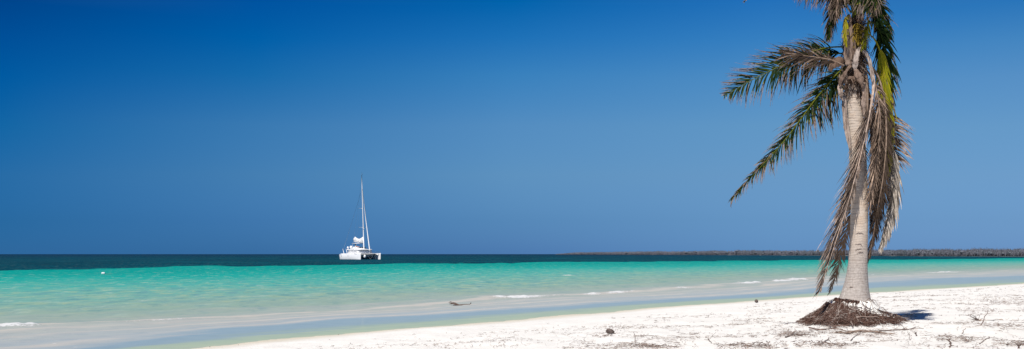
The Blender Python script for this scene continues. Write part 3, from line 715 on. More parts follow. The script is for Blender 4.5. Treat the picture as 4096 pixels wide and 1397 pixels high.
# leaf sheaths, boots and fibre round the crown shaft
m = NT('leaf_sheath', .85, .15); v = m.attr('dry')
st = m.noise(28, 4, .6, m.mapv(m.tc.outputs['Object'], (1, 1, .18)))
c = m.ramp(v, [(0, (.09, .05, .032)), (.4, (.19, .125, .088)), (.75, (.34, .25, .195)), (1, (.48, .40, .345))])
m.base(m.mix(m.rng(st, .44, .64, 0, .75), c, (.09, .055, .04))); m.normal(m.bump(st, .8, .02)); M_SHEATH = m.m
def strap(name, pts, widths, a, thick=.008, label=None, up=Vector((0, -1, 0)), curl=.12):
    C = catmull([px(x, y, D0+d) for x, y, d in pts], 20); wd = np.interp(np.linspace(0, 1, 20), np.linspace(0, 1, len(widths)), widths)
    mb = MB(); rings = []
    for i, p in enumerate(C):
        T = (C[min(i+1, 19)]-C[max(i-1, 0)]).normalized(); u = T.cross(up).normalized(); w_ = u.cross(T)
        h = wd[i]/FPX*D0/2*(1+.22*float(vnoise(i*.9, pts[0][0], 5))); rg = []; p = p+w_*.012*float(vnoise(i*.7, pts[0][1], 6))
        for k in range(12):
            q = 2*math.pi*k/12
            cu = math.cos(q); rg.append(p+u*cu*h*(1+.10*float(vnoise(i*1.3, k*2.1, 8)))+w_*(math.sin(q)*thick-curl*h*cu*cu+.007*math.sin(k*2.4+pts[0][0])))
        rings.append([x[:] for x in rg])
    mb.loft(rings, a)
    o = pbuild(mb, name, M_SHEATH)
    if label: o['label'] = label
    return o
strap('leaf_sheath', [(3380, 100, -.32), (3385, 160, -.34), (3392, 215, -.34), (3395, 262, -.3)], [14, 26, 34, 26], .72, label='tan upright sheath on the crown shaft')
strap('leaf_sheath', [(3398, 60, -.3), (3402, 130, -.33), (3412, 200, -.33), (3425, 250, -.3)], [8, 22, 30, 20], .6)
strap('leaf_sheath', [(3438, 188, -.33), (3428, 215, -.38), (3420, 250, -.38), (3420, 285, -.33)], [8, 20, 26, 8], 1.0, curl=-.2, label='pale bare leaf base')
strap('leaf_sheath', [(3402, 262, -.3), (3382, 290, -.36), (3366, 318, -.34), (3358, 345, -.28)], [14, 10, 20, 5], .5)
strap('leaf_sheath', [(3422, 278, -.34), (3434, 300, -.38), (3445, 325, -.36), (3452, 358, -.3)], [16, 32, 20, 3], .55, curl=.12)
strap('leaf_sheath', [(3366, 345, -.26), (3385, 318, -.3), (3408, 310, -.32), (3430, 322, -.32), (3448, 345, -.28)], [6, 10, 12, 10, 4], .45)
strap('leaf_sheath', [(3375, 240, -.2), (3350, 248, -.28), (3330, 262, -.3), (3318, 285, -.26)], [24, 42, 36, 20], .36, label='brown torn sheath at the left')
strap('leaf_sheath', [(3358, 330, -.22), (3362, 365, -.25), (3368, 395, -.22), (3374, 405, -.2)], [4, 24, 14, 2], .85)
strap('leaf_sheath', [(3376, 380, -.1), (3378, 440, -.12), (3385, 500, -.12), (3394, 560, -.14), (3401, 602, -.14)], [16, 22, 26, 20, 6], .90, label='long pale spathe hanging against the trunk')
strap('leaf_sheath', [(3455, 330, -.26), (3458, 380, -.28), (3457, 420, -.28), (3462, 470, -.26)], [10, 20, 26, 12], .80)
strap('leaf_sheath', [(3440, 190, -.36), (3465, 215, -.4), (3482, 255, -.42), (3490, 330, -.42)], [8, 12, 14, 10], .95)
mb = MB(); random.seed(5)
for k in range(1800):
    y = random.uniform(90, 385); c0, r0 = trunk_at(y); q = random.uniform(0, 2*math.pi)
    rr = r0*random.uniform(1.0, 1.75 if y < 340 else 1.15)
    p = Vector((c0.x+math.cos(q)*rr, c0.y+math.sin(q)*rr, c0.z))
    d = Vector((random.gauss(0, .35)+math.cos(q)*.2, random.gauss(0, .35)+math.sin(q)*.2, random.choice((-1, 1, -1)))); d.normalize()
    l = random.uniform(.08, .26)
    mb.tube([p, p+d*l*.5+Vector((random.gauss(0, .01), random.gauss(0, .01), 0)), p+d*l+Vector((random.gauss(0, .03), random.gauss(0, .03), -.02))], [.006, .005, .003], 3, random.choice((0, .1, .3, .5, .8, .9)), cap=False)
pbuild(mb, 'crown_fibre', M_SHEATH)['kind'] = 'stuff'
mb = MB()
rings = []
for i in range(16):
    y = 60+i*(365-60)/15; c0, r0 = trunk_at(y); r0 *= 1.12 if y < 340 else .98
    rings.append([(c0.x+math.cos(2*math.pi*k/20)*r0*(1+.1*float(vnoise(k*.9, i*.8, 3))), c0.y+math.sin(2*math.pi*k/20)*r0, c0.z) for k in range(20)])
mb.loft(rings, .08); pbuild(mb, 'crown_shaft', M_SHEATH)
m = NT('flower_stalk', .7, .2); m.base(m.mix(m.noise(30, 2), (.34, .24, .02), (.14, .09, .02))); M_FLOW = m.m
for cx, cy, sd_ in ((3425, 95, 1), (3440, 120, 2), (3418, 140, 3)):
    random.seed(sd_); mb = MB()
    for k in range(34):
        p = px(cx, cy, D0-.28); d = Vector((random.gauss(0, .5), random.gauss(-.25, .25), random.gauss(-.7, .4))).normalized(); l = random.uniform(.1, .3)
        mb.tube([p, p+d*l*.5, p+d*l+Vector((0, 0, -.05))], [.008, .007, .005], 4, 0)
    pbuild(mb, 'flower_stalk', M_FLOW)

# root mass --------------------------------------------------------------
m = NT('palm_root', .9, .15); v = m.attr('dry')
c = m.ramp(v, [(0, (.022, .012, .010)), (.12, (.075, .038, .028)), (.45, (.155, .088, .068)), (.7, (.24, .175, .145)), (1, (.42, .36, .32))])
m.base(m.mix(m.rng(m.noise(50, 3), .5, .7, 0, .5), c, (.06, .04, .035))); M_ROOT = m.m
def gz(X, Y): return float(ground_z(X, Y))
random.seed(11)
# matted sheet of fine roots on the heap, near black for shade in the gaps
def mat_outer(q):
    dirx = math.cos(q)
    return .93+.05*max(0, -dirx)-.10*max(0, dirx)+.13*float(vnoise(math.cos(q)*7, math.sin(q)*7, 92))+.06*float(vnoise(math.cos(q)*19, math.sin(q)*19, 93))
def mat_on(q, r):   # where the mat is present (angle about palm, radius); angles: -90 = towards the viewer
    f = float(vnoise(math.cos(q)*2.2+5, math.sin(q)*2.2+r*2.5, 91))*.16
    dirx = math.cos(q)
    inner = .53+.26*max(0, math.sin(q+math.radians(115)))+.0*dirx-.08*max(0, -dirx)
    outer = mat_outer(q)
    return inner+f*.6 < r < outer
mb = MB()
NQ, NR = 220, 60
idx = {}
for i in range(NQ):
    q = 2*math.pi*i/NQ
    for j in range(NR):
        r = .34+j*.9/NR
        Xr = PX_+math.cos(q)*r; Yr = PY_+math.sin(q)*r
        idx[i, j] = len(mb.v)
        h = .012+.03*max(0, float(fbm(Xr*14, Yr*14, 3, 95)))
        mb.v.append((Xr, Yr, gz(Xr, Yr)+h)); mb.a.append(0)
for i in range(NQ):
    for j in range(NR-1):
        q = 2*math.pi*(i+.5)/NQ; r = .34+(j+.5)*.9/NR
        if mat_on(q, r) and float(vnoise(math.cos(q)*r*16, math.sin(q)*r*16, 97)) > -.38+.5*(r > .88):
            a, b = idx[i, j], idx[(i+1) % NQ, j]; c_, d_ = idx[(i+1) % NQ, j+1], idx[i, j+1]
            mb.f.append((a, d_, c_, b)); mb.mi.append(0)
o = pbuild(mb, 'root_mat', M_ROOT)
mb = MB()
for k in range(5200):
    q = random.uniform(0, 2*math.pi)
    if random.random() < .6: q = random.gauss(-math.pi*.62, .75)
    r = random.uniform(.34, 1.05)
    dense = mat_on(q, r); rlim = random.random()**3*2
    if not dense and random.random() < (.965 if r < .8 else .85): continue
    ln = random.uniform(.10, .42); n = 6
    tang = random.gauss(0, .8); pts = []; qq, rr = q, r; lift_ = random.choice((.005, .012, .02, .035, .055))*(1 if dense else .4)
    for i in range(n+1):
        Xr = PX_+math.cos(qq)*rr; Yr = PY_+math.sin(qq)*rr
        pts.append((Xr, Yr, gz(Xr, Yr)+lift_+random.uniform(.0, .02)+.03*math.sin(i/n*math.pi)*random.random()))
        rr += ln/n*math.cos(tang); qq += ln/n*math.sin(tang)/max(rr, .2); tang += random.gauss(0, .35)
        if rr > mat_outer(qq)+.10+.12*rlim: break
    if len(pts) < 3: continue
    w0 = random.uniform(.0035, .008)
    mb.tube(pts, [w0*(1-.5*i/len(pts)) for i in range(len(pts))], 3, random.choice((.12, .25, .35, .45, .5, .6, .95)), cap=False)
o2 = pbuild(mb, 'fine_roots', M_ROOT); o2['kind'] = 'stuff'
# thicker roots looping over the heap, each one its own
thick = [[(3300, 1232), (3340, 1238), (3385, 1262), (3425, 1278), (3500, 1284), (3590, 1290)], [(3290, 1240), (3282, 1262), (3292, 1290), (3320, 1304), (3350, 1318)],
         [(3350, 1290), (3395, 1282), (3440, 1276), (3520, 1278), (3600, 1272), (3650, 1262)], [(3330, 1312), (3380, 1310), (3430, 1302), (3460, 1306)],
         [(3215, 1292), (3250, 1272), (3280, 1250)], [(3340, 1320), (3300, 1300), (3270, 1280)], [(3420, 1272), (3470, 1290), (3500, 1302)],
         [(3235, 1318), (3280, 1326), (3330, 1322), (3370, 1326)], [(3510, 1250), (3550, 1262), (3600, 1268), (3630, 1262)], [(3400, 1246), (3440, 1262), (3480, 1268)],
         [(3360, 1270), (3400, 1290), (3410, 1316)], [(3300, 1250), (3345, 1300), (3390, 1320)]]
for k, pl in enumerate(thick):
    pts = []
    for x, y in pl:
        g = G(x, y); pts.append(g+Vector((0, -.01, .035)))
    C = catmull(pts, 18); C = [Vector((p.x+random.gauss(0, .006), p.y, max(p.z, gz(p.x, p.y)+.02))) for p in C]
    mb = MB(); w0 = random.uniform(.011, .017)
    mb.tube(C, [w0*(1-.45*i/18) for i in range(18)], 6, random.uniform(.5, .95), jit=.15)
    pbuild(mb, 'root', M_ROOT)
# ragged skirt of stub roots under the swollen foot
mb = MB(); random.seed(12)
for k in range(800):
    q = random.uniform(0, 2*math.pi); c0, r0 = trunk_at(1213); r0 *= random.uniform(.96, 1.05)
    z0 = c0.z-.05*math.cos(q)+random.uniform(.0, .06)
    p = Vector((c0.x+math.cos(q)*r0, c0.y+math.sin(q)*r0, z0)); l = random.uniform(.03, .10)
    e = p+Vector((math.cos(q)*l*.6, math.sin(q)*l*.6, -l*.8))
    mb.tube([p, (p+e)/2+Vector((0, 0, .012)), e], [.013, .010, .005], 4, random.choice((0, 0, .05, .1, .3)))
pbuild(mb, 'stub_roots', M_ROOT)['kind'] = 'stuff'

# ------------------------------------------------------------------ beach litter
m = NT('dry_litter', .9, .15); v = m.attr('dry')
m.base(m.ramp(v, [(0, (.12, .085, .07)), (.3, (.24, .18, .155)), (.7, (.38, .32, .28)), (1, (.54, .48, .43))])); M_LIT = m.m
mb = MB(); random.seed(21)
def twig(mb, X, Y, ln, w0, a, q=None, lift=.01, wig=.28, n=3):
    q = random.uniform(0, 2*math.pi) if q is None else q
    x, y = X, Y; pts = []
    for i in range(n+1):
        pts.append((x, y, gz(x, y)+lift*random.uniform(.4, 1.6)+w0*.5))
        x += math.cos(q)*ln/n; y += math.sin(q)*ln/n; q += random.gauss(0, wig)
    mb.tube(pts, [w0*(1-.6*i/n) for i in range(n+1)], 3, a, cap=False)
    return pts
cnt = 0
cand = 75000
rr_ = np.exp(rng.uniform(np.log(11.5), np.log(62), cand)); aa_ = np.radians(rng.uniform(-30, 31, cand))
CX = rr_*np.sin(aa_); CY = rr_*np.cos(aa_)
ca, cs = to_as(CX, CY); ci = -(cs-cv(SHORE, ca))
dens = np.clip((ci-2.2)/8.5, 0, 1)**1.3
dens = dens+np.clip((CX-7)/14, 0, .55)*np.clip((ci-2)/3, 0, 1)
cl1 = fbm(CX*.5, CY*.5, 4, 101); cl2 = fbm(CX*1.7, CY*1.1, 3, 102)
pr_ = dens*np.clip(.28+1.1*cl1+.9*cl2, .05, 1.7)
pr_ = pr_*np.where(CX < 1, np.clip(.35+(CX+4)/7*.5, .12, 1), 1)
ok = rng.random(cand) < pr_*.62
for X0, Y0 in zip(CX[ok], CY[ok]):
    if math.hypot(X0-PX_, Y0-PY_) < .55: continue
    d = math.hypot(X0, Y0)
    ln = random.uniform(.03, .13)*(1+.012*(d-15))
    if random.random() < .06: ln *= 2.2
    w0 = random.uniform(.002, .0048)*(1+.02*(d-15))
    pts = twig(mb, X0, Y0, ln, w0, random.random()**1.2, lift=.016)
    if random.random() < .3: twig(mb, pts[2][0], pts[2][1], ln*.5, w0*.8, random.random(), lift=.03)
    cnt += 1
# little grit and leaf crumbs
for k in range(2600):
    i = random.randrange(cand)
    if rng.random() > min(1, pr_[i]+.03): continue
    X0, Y0 = CX[i], CY[i]; s = random.uniform(.005, .013)
    mb.sphere((X0, Y0, gz(X0, Y0)+s*.4), s, 5, 4, random.random()*.7, sc=(random.uniform(.8, 2), 1, .6))
print('litter', cnt)
tag(mb.build('beach_litter', M_LIT, smooth=False), 'dry twigs and leaf scraps strewn over the white sand', 'beach litter', kind='stuff')
# tangled drifts of dry weed, one heap each
drifts = [((2590, 1388), .55, 'low tangled heap of dry weed below the upright twig'), ((3010, 1392), .75, 'brown heap of dry weed at the bottom edge left of the palm'),
          ((3310, 1385), .65, 'scatter of dry root scraps just in front of the root heap'), ((3820, 1360), .60, 'heap of grey twigs at the bottom right'),
          ((4060, 1382), .50, 'dark brown knot of twigs in the bottom right corner'), ((3170, 1342), .5, 'thin drift of brown scraps left of the root heap')]
for j, ((x, y), wdt, lab) in enumerate(drifts):
    random.seed(300+j); g = G(x, y); mb = MB()
    for k in range(int(190*wdt)):
        X0 = g.x+random.gauss(0, wdt*.42); Y0 = g.y+random.gauss(0, wdt*.38)
        twig(mb, X0, Y0, random.uniform(.05, .2), random.uniform(.003, .007), random.choice((0, .1, .3, .5, .8)), lift=.03, wig=.4)
    tag(mb.build('weed_heap', M_LIT, smooth=False, origin=g), lab, 'dry weed', kind='stuff')
# single sticks
m = NT('weathered_wood', .85, .15); v = m.attr('dry')
c = m.ramp(v, [(0, (.09, .06, .05)), (.5, (.24, .18, .155)), (1, (.50, .45, .42))])
m.base(m.mix(m.rng(m.noise(40, 3), .5, .7, 0, .5), c, (.08, .06, .05))); M_WOOD = m.m
def stick(x0, y0, x1, y1, w0, a, lab, rise=0.0, fork=0, seed=0):
    random.seed(500+seed)
    g0 = G(x0, y0); g1 = G(x1, y1)
    if rise: g1 = Vector(((x1-2048)/FPX*g0.y, g0.y+.05, CAMZ-(y1-1017)/FPX*g0.y))
    pts = []
    for i in range(8):
        p = g0.lerp(g1, i/7)+Vector((random.gauss(0, .008), random.gauss(0, .008), random.gauss(0, .004)))
        if not rise: p.z = gz(p.x, p.y)+w0*1.1
        elif i == 0: p.z -= .02
        pts.append(p)
    mb = MB(); mb.tube(pts, [w0*(1-.5*i/8) for i in range(8)], 6, a, jit=.15)
    for k in range(fork):
        i = random.randint(2, 5); d = (pts[-1]-pts[0]).normalized(); sd_ = Vector((random.gauss(0, .5), random.gauss(0, .4), abs(random.gauss(.3, .3))))
        l = (pts[-1]-pts[0]).length*random.uniform(.2, .4)
        mb.tube([pts[i], pts[i]+(d+sd_)*l*.5, pts[i]+(d+sd_*1.2)*l], [w0*.6, w0*.45, w0*.25], 4, a)
    return tag(mb.build('stick', M_WOOD, origin=g0), lab, 'stick', 'sticks on the sand')
stick(2541, 1374, 2541, 1337, .006, .3, 'thin twig standing upright in the sand near the bottom centre', rise=1, fork=1, seed=1)
stick(3922, 1302, 3958, 1242, .010, .35, 'thin dark stick leaning up over the pale stalk at right', rise=1, seed=2)
stick(3846, 1338, 3866, 1314, .009, .5, 'short grey stick left of the pale stalk', rise=1, seed=3)
stick(3920, 1378, 3958, 1350, .008, .6, 'slender grey stick between the twig heaps at bottom right', seed=4)
stick(3664, 1345, 3668, 1330, .012, .0, 'dark stub poking up from the sand in front of the palm', rise=1, fork=1, seed=5)
stick(3640, 1362, 3640, 1338, .006, .4, 'small upright twig in front of the palm, left of the dark stub', rise=1, seed=6)
stick(3520, 1328, 3662, 1311, .012, .3, 'long brown twig lying right of the fallen stalk', fork=3, seed=7)
stick(3286, 1382, 3318, 1352, .011, .6, 'grey stick slanting up in front of the root heap', seed=8)
stick(3402, 1366, 3445, 1324, .009, .75, 'pale forked stick in front of the root heap', fork=2, seed=9)
stick(3802, 1390, 3804, 1360, .016, .1, 'stubby dark upright branch at the bottom right', rise=1, fork=2, seed=10)
stick(4070, 1395, 4092, 1372, .014, .05, 'dark forked branch at the right edge', rise=1, fork=2, seed=11)
stick(2830, 1356, 2846, 1374, .007, .1, 'short dark twig among thin weed right of the husk', fork=2, seed=12)
stick(3140, 1352, 3192, 1338, .012, .25, 'brown branch lying left of the root heap', fork=3, seed=13)
stick(3075, 1382, 3070, 1365, .008, .4, 'tiny upright twig on the brown heap left of the palm', rise=1, seed=14)
# fallen pale stalk, right
def fallen(name, pl, widths, a, lab, cat, mat=M_WOOD, lift=.02, flat=.5, extra=None):
    pts = [G(x, y) for x, y in pl]; C = catmull(pts, 24)
    C = [Vector((p.x, p.y, gz(p.x, p.y)+lift)) for p in C]
    mb = MB(); wd = np.interp(np.linspace(0, 1, 24), np.linspace(0, 1, len(widths)), widths)
    av = np.interp(np.linspace(0, 1, 24), np.linspace(0, 1, len(a)), a)
    mb.tube(C, list(wd), 8, list(av), flat=flat, jit=.05)
    if extra: extra(mb, C)
    return tag(mb.build(name, mat, origin=pts[0]), lab, cat)
m = NT('pale_stalk', .8, .2); v = m.attr('dry'); m.base(m.ramp(v, [(0, (.12, .09, .08)), (.3, (.45, .24, .12)), (.45, (.62, .57, .52)), (1, (.72, .68, .64))])); M_STALK = m.m
def knot(mb, C):
    random.seed(3)
    for k in range(26):
        d = Vector((random.gauss(-.5, .5), random.gauss(0, .5), abs(random.gauss(0, .5)))); p = C[random.randint(0, 3)]
        mb.tube([p, p+d*.05, p+d*.12], [.007, .005, .003], 4, 0)
fallen('fallen_stalk', [(3906, 1282), (3935, 1286), (3975, 1283), (4005, 1281), (4012, 1283)], [.02, .022, .026, .02, .006], [.05, .3, .8, .9, .3, .28], 'pale dry stalk with orange ends lying on the sand at right', 'stalk', M_STALK, extra=knot)
# fallen sheath in front of the root heap
def frayed(mb, C):
    random.seed(4)
    for k in range(26):
        i = random.randint(2, 20); p = C[i]; d = Vector((random.choice((-1, -1, 1))*random.uniform(.4, 1), random.gauss(0, .35), random.uniform(0, .10)))
        l = random.uniform(.1, .42)
        q1 = p+d*l*.5; q2 = p+d*l
        q1.z = gz(q1.x, q1.y)+.035; q2.z = gz(q2.x, q2.y)+.012
        mb.tube([p+Vector((0, random.uniform(-.03, .03), .01)), q1, q2], [.010, .009, .004], 4, random.uniform(.3, .9), flat=.4)
fallen('fallen_sheath', [(3315, 1338), (3370, 1336), (3420, 1330), (3470, 1331), (3530, 1337), (3580, 1339)], [.008, .025, .04, .038, .026, .012], [.6, .8, .8, .8, .7, .6], 'tan frayed palm sheath lying in front of the root heap', 'palm sheath', M_SHEATH, extra=frayed)
def fray2(mb, C):
    random.seed(6)
    for k in range(16):
        i = random.randint(8, 18); p = C[i]; d = Vector((random.uniform(.5, 1), random.uniform(.1, .7), 0)); l = random.uniform(.2, .42)
        q1 = p+d*l*.5; q2 = p+d*l; q1.z = gz(q1.x, q1.y)+.06; q2.z = gz(q2.x, q2.y)+.03+random.uniform(0, .06)
        mb.tube([p, q1, q2], [.010, .008, .003], 4, random.uniform(.6, 1))
fallen('fallen_frond', [(3560, 1278), (3600, 1274), (3640, 1268), (3680, 1260), (3720, 1252)], [.02, .022, .02, .014, .005], [.5, .7, .9, .9, .9], 'weathered grey frond stem reaching right from the root heap', 'palm frond', M_WOOD, lift=.04, extra=fray2)

# coconut husks
m = NT('husk', .95, .1); v = m.attr('dry'); st = m.noise(50, 4, .6, m.mapv(m.tc.outputs['Object'], (.3, 1, 1)))
m.base(m.mix(m.rng(st, .4, .65), (.055, .042, .038), (.22, .175, .155))); m.normal(m.bump(st, 1, .02)); M_HUSK = m.m
def husk(x, y, L_, W_, H_, rz, lab, seed):
    random.seed(seed); g = G(x, y); mb = MB(); rings = []
    for i in range(11):
        f = i/10*2-1; r = math.sqrt(max(.0, 1-(f*.97)**2))*(1-.28*f)
        rings.append([(f*L_/2, math.cos(q)*W_/2*r*(1+random.uniform(-.05, .05)), H_*.42+math.sin(q)*H_/2*r*(1+random.uniform(-.07, .07))*(1.0 if math.sin(q) > 0 else .8)) for q in [2*math.pi*k/14 for k in range(14)]])
    mb.loft(rings, 0)
    hu = mb.build('coconut_husk', M_HUSK); hu.location = g; hu.rotation_euler = (0, R(6), rz)
    tag(hu, lab, 'coconut husk', 'coconut husks on the beach')
    mb = MB()
    for sg in (-1, 1):
        mb = MB()
        for k in range(7):
            d = Vector((random.uniform(-1, 1), random.uniform(-.8, .3), .1)); p = Vector((sg*L_*.4, 0, H_*.2))
            mb.tube([p, p+d*L_*.22, p+d*L_*.36-Vector((0, 0, H_*.18))], [.004, .003, .0015], 4, 0)
        fb = mb.build('fibre', M_HUSK); fb.parent = hu
husk(2440, 1336, .175, .12, .11, R(-12), 'dark coconut husk lying on the open sand near the bottom centre', 1)
husk(3026, 1212, .13, .14, .15, R(60), 'small dark coconut husk by the water line left of the palm', 2)

# driftwood branch in the shallows
g = G(1838, 1221); g.z = .0
mb = MB(); sx_ = g.y/FPX
def dw(pl, w, a=.15, nn=5):
    mb.tube([(g.x+(x-1838)*sx_, g.y+dy, g.z+(1221-y)*sx_+.01) for x, y, dy in pl], w, nn, a, jit=.1)
dw([(1812, 1222, 0), (1835, 1221, 0), (1860, 1219, .05), (1880, 1219, .1), (1884, 1213, .1)], [.008, .018, .014, .014, .022])
dw([(1850, 1221, -.05), (1834, 1221, -.1), (1815, 1222, -.1)], [.014, .018, .008])
random.seed(31)
for k in range(14):
    y1 = 1208+random.uniform(0, 14); dw([(1835-random.uniform(0, 12), 1219.5, 0), (1815+random.uniform(-6, 6), (y1+1219)/2-1, .1), (1792+random.uniform(-4, 12), y1, .2)], [.012, .009, .004], .2, 4)
tag(mb.build('driftwood_branch', M_WOOD, origin=g), 'dark driftwood branch with fine twigs stranded in the shallows', 'driftwood')

# ------------------------------------------------------------------ buoy
m = NT('white_float', .4, .4); m.base((.80, .80, .80)); M_FLOAT = m.m
d = CAMZ*FPX/(1097-1017); bx, by = (413-2048)/FPX*d, d
b = empty('buoy', (bx, by, 0), R(15)); tag(b, 'white barrel shaped buoy floating on the turquoise water at left', 'buoy')
mb = MB(); prof = [(-.16, .05), (-.15, .095), (-.12, .115), (-.04, .12), (.04, .12), (.12, .115), (.15, .095), (.16, .05)]
mb.loft([[(x, math.cos(q)*r, .075+math.sin(q)*r) for q in [2*math.pi*k/16 for k in range(16)]] for x, r in prof]); o = mb.build('float_body', M_FLOAT, parent=b)
m = NT('rope', .8, .2); m.base((.10, .10, .09)); M_ROPE = m.m
mb = MB(); mb.tube([(.15, 0, .05), (.25, -.02, .015), (.5, -.05, .01), (.8, .03, .008)], .012, 5); mb.build('rope', M_ROPE, parent=b)
mb = MB(); mb.tube([(-.02, math.cos(q)*.125, .075+math.sin(q)*.125) for q in [2*math.pi*k/16 for k in range(17)]], .008, 5); mb.build('band', M_ROPE, parent=b)

# ------------------------------------------------------------------ catamaran
m = NT('gelcoat', .25, .5); m.base(m.mix(m.rng(m.noise(.8, 3), .4, .7), (.88, .88, .87), (.83, .83, .84))); M_GEL = m.m
m = NT('mast_paint', .35, .5); m.base((.72, .72, .72)); M_MAST = m.m
m = NT('sailcloth', .8, .2); m.base(m.mix(m.rng(m.noise(2.2, 4, .6), .4, .65), (.78, .78, .77), (.66, .67, .68))); m.normal(m.bump(m.noise(3, 3), .6, .1)); M_SAIL = m.m
m = NT('dark_fitting', .5, .4); m.base((.03, .035, .045)); M_DARK = m.m
m = NT('dark_cushion', .8, .2); m.base((.02, .035, .07)); M_CUSH = m.m
m = NT('rigging', .4, .5); m.base((.14, .17, .20)); M_RIG = m.m
m = NT('trampoline_net', .9, .1); m.base((.30, .31, .33)); M_NET = m.m
dC = 381.0
cat = empty('catamaran', ((1442-2048)/FPX*dC, dC, -.05), R(-53)); tag(cat, 'white sailing catamaran at anchor with furled sails and a tall mast', 'catamaran')
def hull(sy):
    mb = MB(); rings = []
    for i in range(25):
        f = i/24; x = -8+16*f
        w = .95*min(1, (f+.12)*3.5)**.6*(1-max(0, (f-.55)/.45)**2.2)+.04
        ztop = 2.25+.12*f-(.0 if f > .12 else (.12-f)*2.2)
        if f < .08: ztop = 2.3-.5*(.08-f)/.08
        sheer = [(0, -.5), (w*.72, -.3), (w*.92, .2), (w, .9), (w, ztop-.15), (w*.93, ztop), (0, ztop+.03), (-w*.93, ztop), (-w, ztop-.15), (-w, .9), (-w*.92, .2), (-w*.72, -.3)]
        rings.append([(x+(.12 if f == 1 and z > 1 else 0)-(.35 if f == 0 and z > 1.2 else 0), sy+y, z) for y, z in sheer])
    mb.loft(rings); h = mb.build('hull', M_GEL, parent=cat)
    for xx in (-5.6, -.2) if sy < 0 else (4.4,):
        fy = sy-1.0 if sy < 0 else sy-.93
        mb = MB(); mb.tube([(xx, fy+.04, 1.35), (xx, fy-.02, 1.35)], .17, 10); mb.build('porthole', M_DARK, parent=h)
    mb = MB(); 
    for sg in (-1, 1): mb.tube([(-7.2, sy+sg*.96, 2.05), (0, sy+sg*.985, 2.12), (6, sy+sg*.75, 2.2)], .035, 5)
    mb.build('rub_rail', M_MAST, parent=h)
    # bow pulpit rail
    mb = MB(); 
    for sg in (-1, 1):
        mb.tube([(7.6, sy+sg*.1, 2.35), (7.6, sy+sg*.15, 2.95), (5.5, sy+sg*.6, 2.95), (5.5, sy+sg*.6, 2.3)], .022, 5)
        for xx in (-6, -3, 0, 3): mb.tube([(xx, sy+sg*.85, 2.25), (xx, sy+sg*.85, 2.85)], .016, 5)
        mb.tube([(5.5, sy+sg*.6, 2.92), (3, sy+sg*.85, 2.83), (-6, sy+sg*.85, 2.83)], .010, 4)
    mb.build('guard_rail', M_RIG, parent=h)
    return h
hull(-4.2); hull(4.2)
mb = MB(); mb.loft([[(x, -3.4, .95+dz), (x, 3.4, .95+dz), (x, 3.4, 2.28), (x, -3.4, 2.28)] for x, dz in ((-7.2, 0), (3.0, 0), (4.2, .35))]); mb.build('bridge_deck', M_GEL, parent=cat)
# net between the bows and the cross beam
mb = MB(); mb.box((5.7, 0, 2.18), (2.9, 6.9, .03)); mb.build('trampoline', M_NET, parent=cat)
mb = MB(); mb.tube([(7.15, -3.9, 2.25), (7.15, 3.9, 2.25)], .11, 8); beam = mb.build('cross_beam', M_MAST, parent=cat)
mb = MB(); mb.tube([(7.2, -1.7, 2.2), (7.9, 0, .2)], .035, 5); mb.tube([(7.2, 1.7, 2.2), (7.9, 0, .2)], .035, 5); mb.tube([(7.15, -2.8, 2.2), (7.15, 0, 2.75), (7.15, 2.8, 2.2)], .03, 5); mb.build('bridle', M_RIG, parent=cat)
# cabin
mb = MB(); rings = []
for z, x0, x1, w in ((2.28, -4.6, 3.9, 3.5), (2.9, -4.6, 3.75, 3.42), (3.05, -4.6, 3.65, 3.38), (3.6, -4.5, 3.1, 3.22)):
    rg = []
    for k in range(24):
        q = 2*math.pi*k/24; c_ = math.cos(q); s2 = math.sin(q)
        e = .28
        cx_ = math.copysign(abs(c_)**e, c_); cy_ = math.copysign(abs(s2)**e, s2)
        rg.append(((x0+x1)/2+cx_*(x1-x0)/2, cy_*w, z))
    rings.append(rg)
mb.loft(rings); cabin = mb.build('cabin', M_GEL, parent=cat)
m = NT('pale_window_screen', .5, .4); m.base((.52, .54, .57)); M_WIN = m.m
for sy in (-1, 1):
    for x0, x1 in ((-3.6, -1.4), (-1.1, 1.1), (1.4, 2.9)):
        mb = MB(); mb.loft([[(x, sy*3.43, 2.85), (x, sy*3.28, 3.42), (x, sy*3.20, 3.42), (x, sy*3.34, 2.85)] for x in (x0, x1)]); mb.build('window', M_WIN, parent=cabin)
mb = MB(); rings = []
for z, k in ((3.6, 1.0), (3.7, 1.05), (3.85, 1.04), (3.95, .98)):
    rings.append([((-1.0)+math.copysign(abs(math.cos(q))**.35, math.cos(q))*4.9*k, math.copysign(abs(math.sin(q))**.35, math.sin(q))*3.35*k, z) for q in [2*math.pi*j/28 for j in range(28)]])
mb.loft(rings); mb.build('roof', M_GEL, parent=cat)
# flybridge: coaming, seats, cushion, helm
mb = MB(); mb.box((-1.6, 0, 4.2), (4.2, 4.4, .5), taper=.92); mb.box((1.3, 0, 4.12), (1.6, 3.6, .34), taper=.85); fly = mb.build('flybridge', M_GEL, parent=cat)
mb = MB(); mb.box((-.2, -1.2, 4.6), (1.2, 1.7, .3), taper=.9); mb.box((-.2, 1.3, 4.6), (1.2, 1.6, .3), taper=.9); mb.build('seat', M_GEL, parent=fly)
mb = MB(); mb.box((.9, .3, 4.62), (1.1, 2.2, .2), taper=.95); mb.build('cushion', M_CUSH, parent=fly)
mb = MB(); mb.box((-1.9, -.9, 4.85), (.5, .7, .9), taper=.7); mb.build('helm_console', M_GEL, parent=fly)
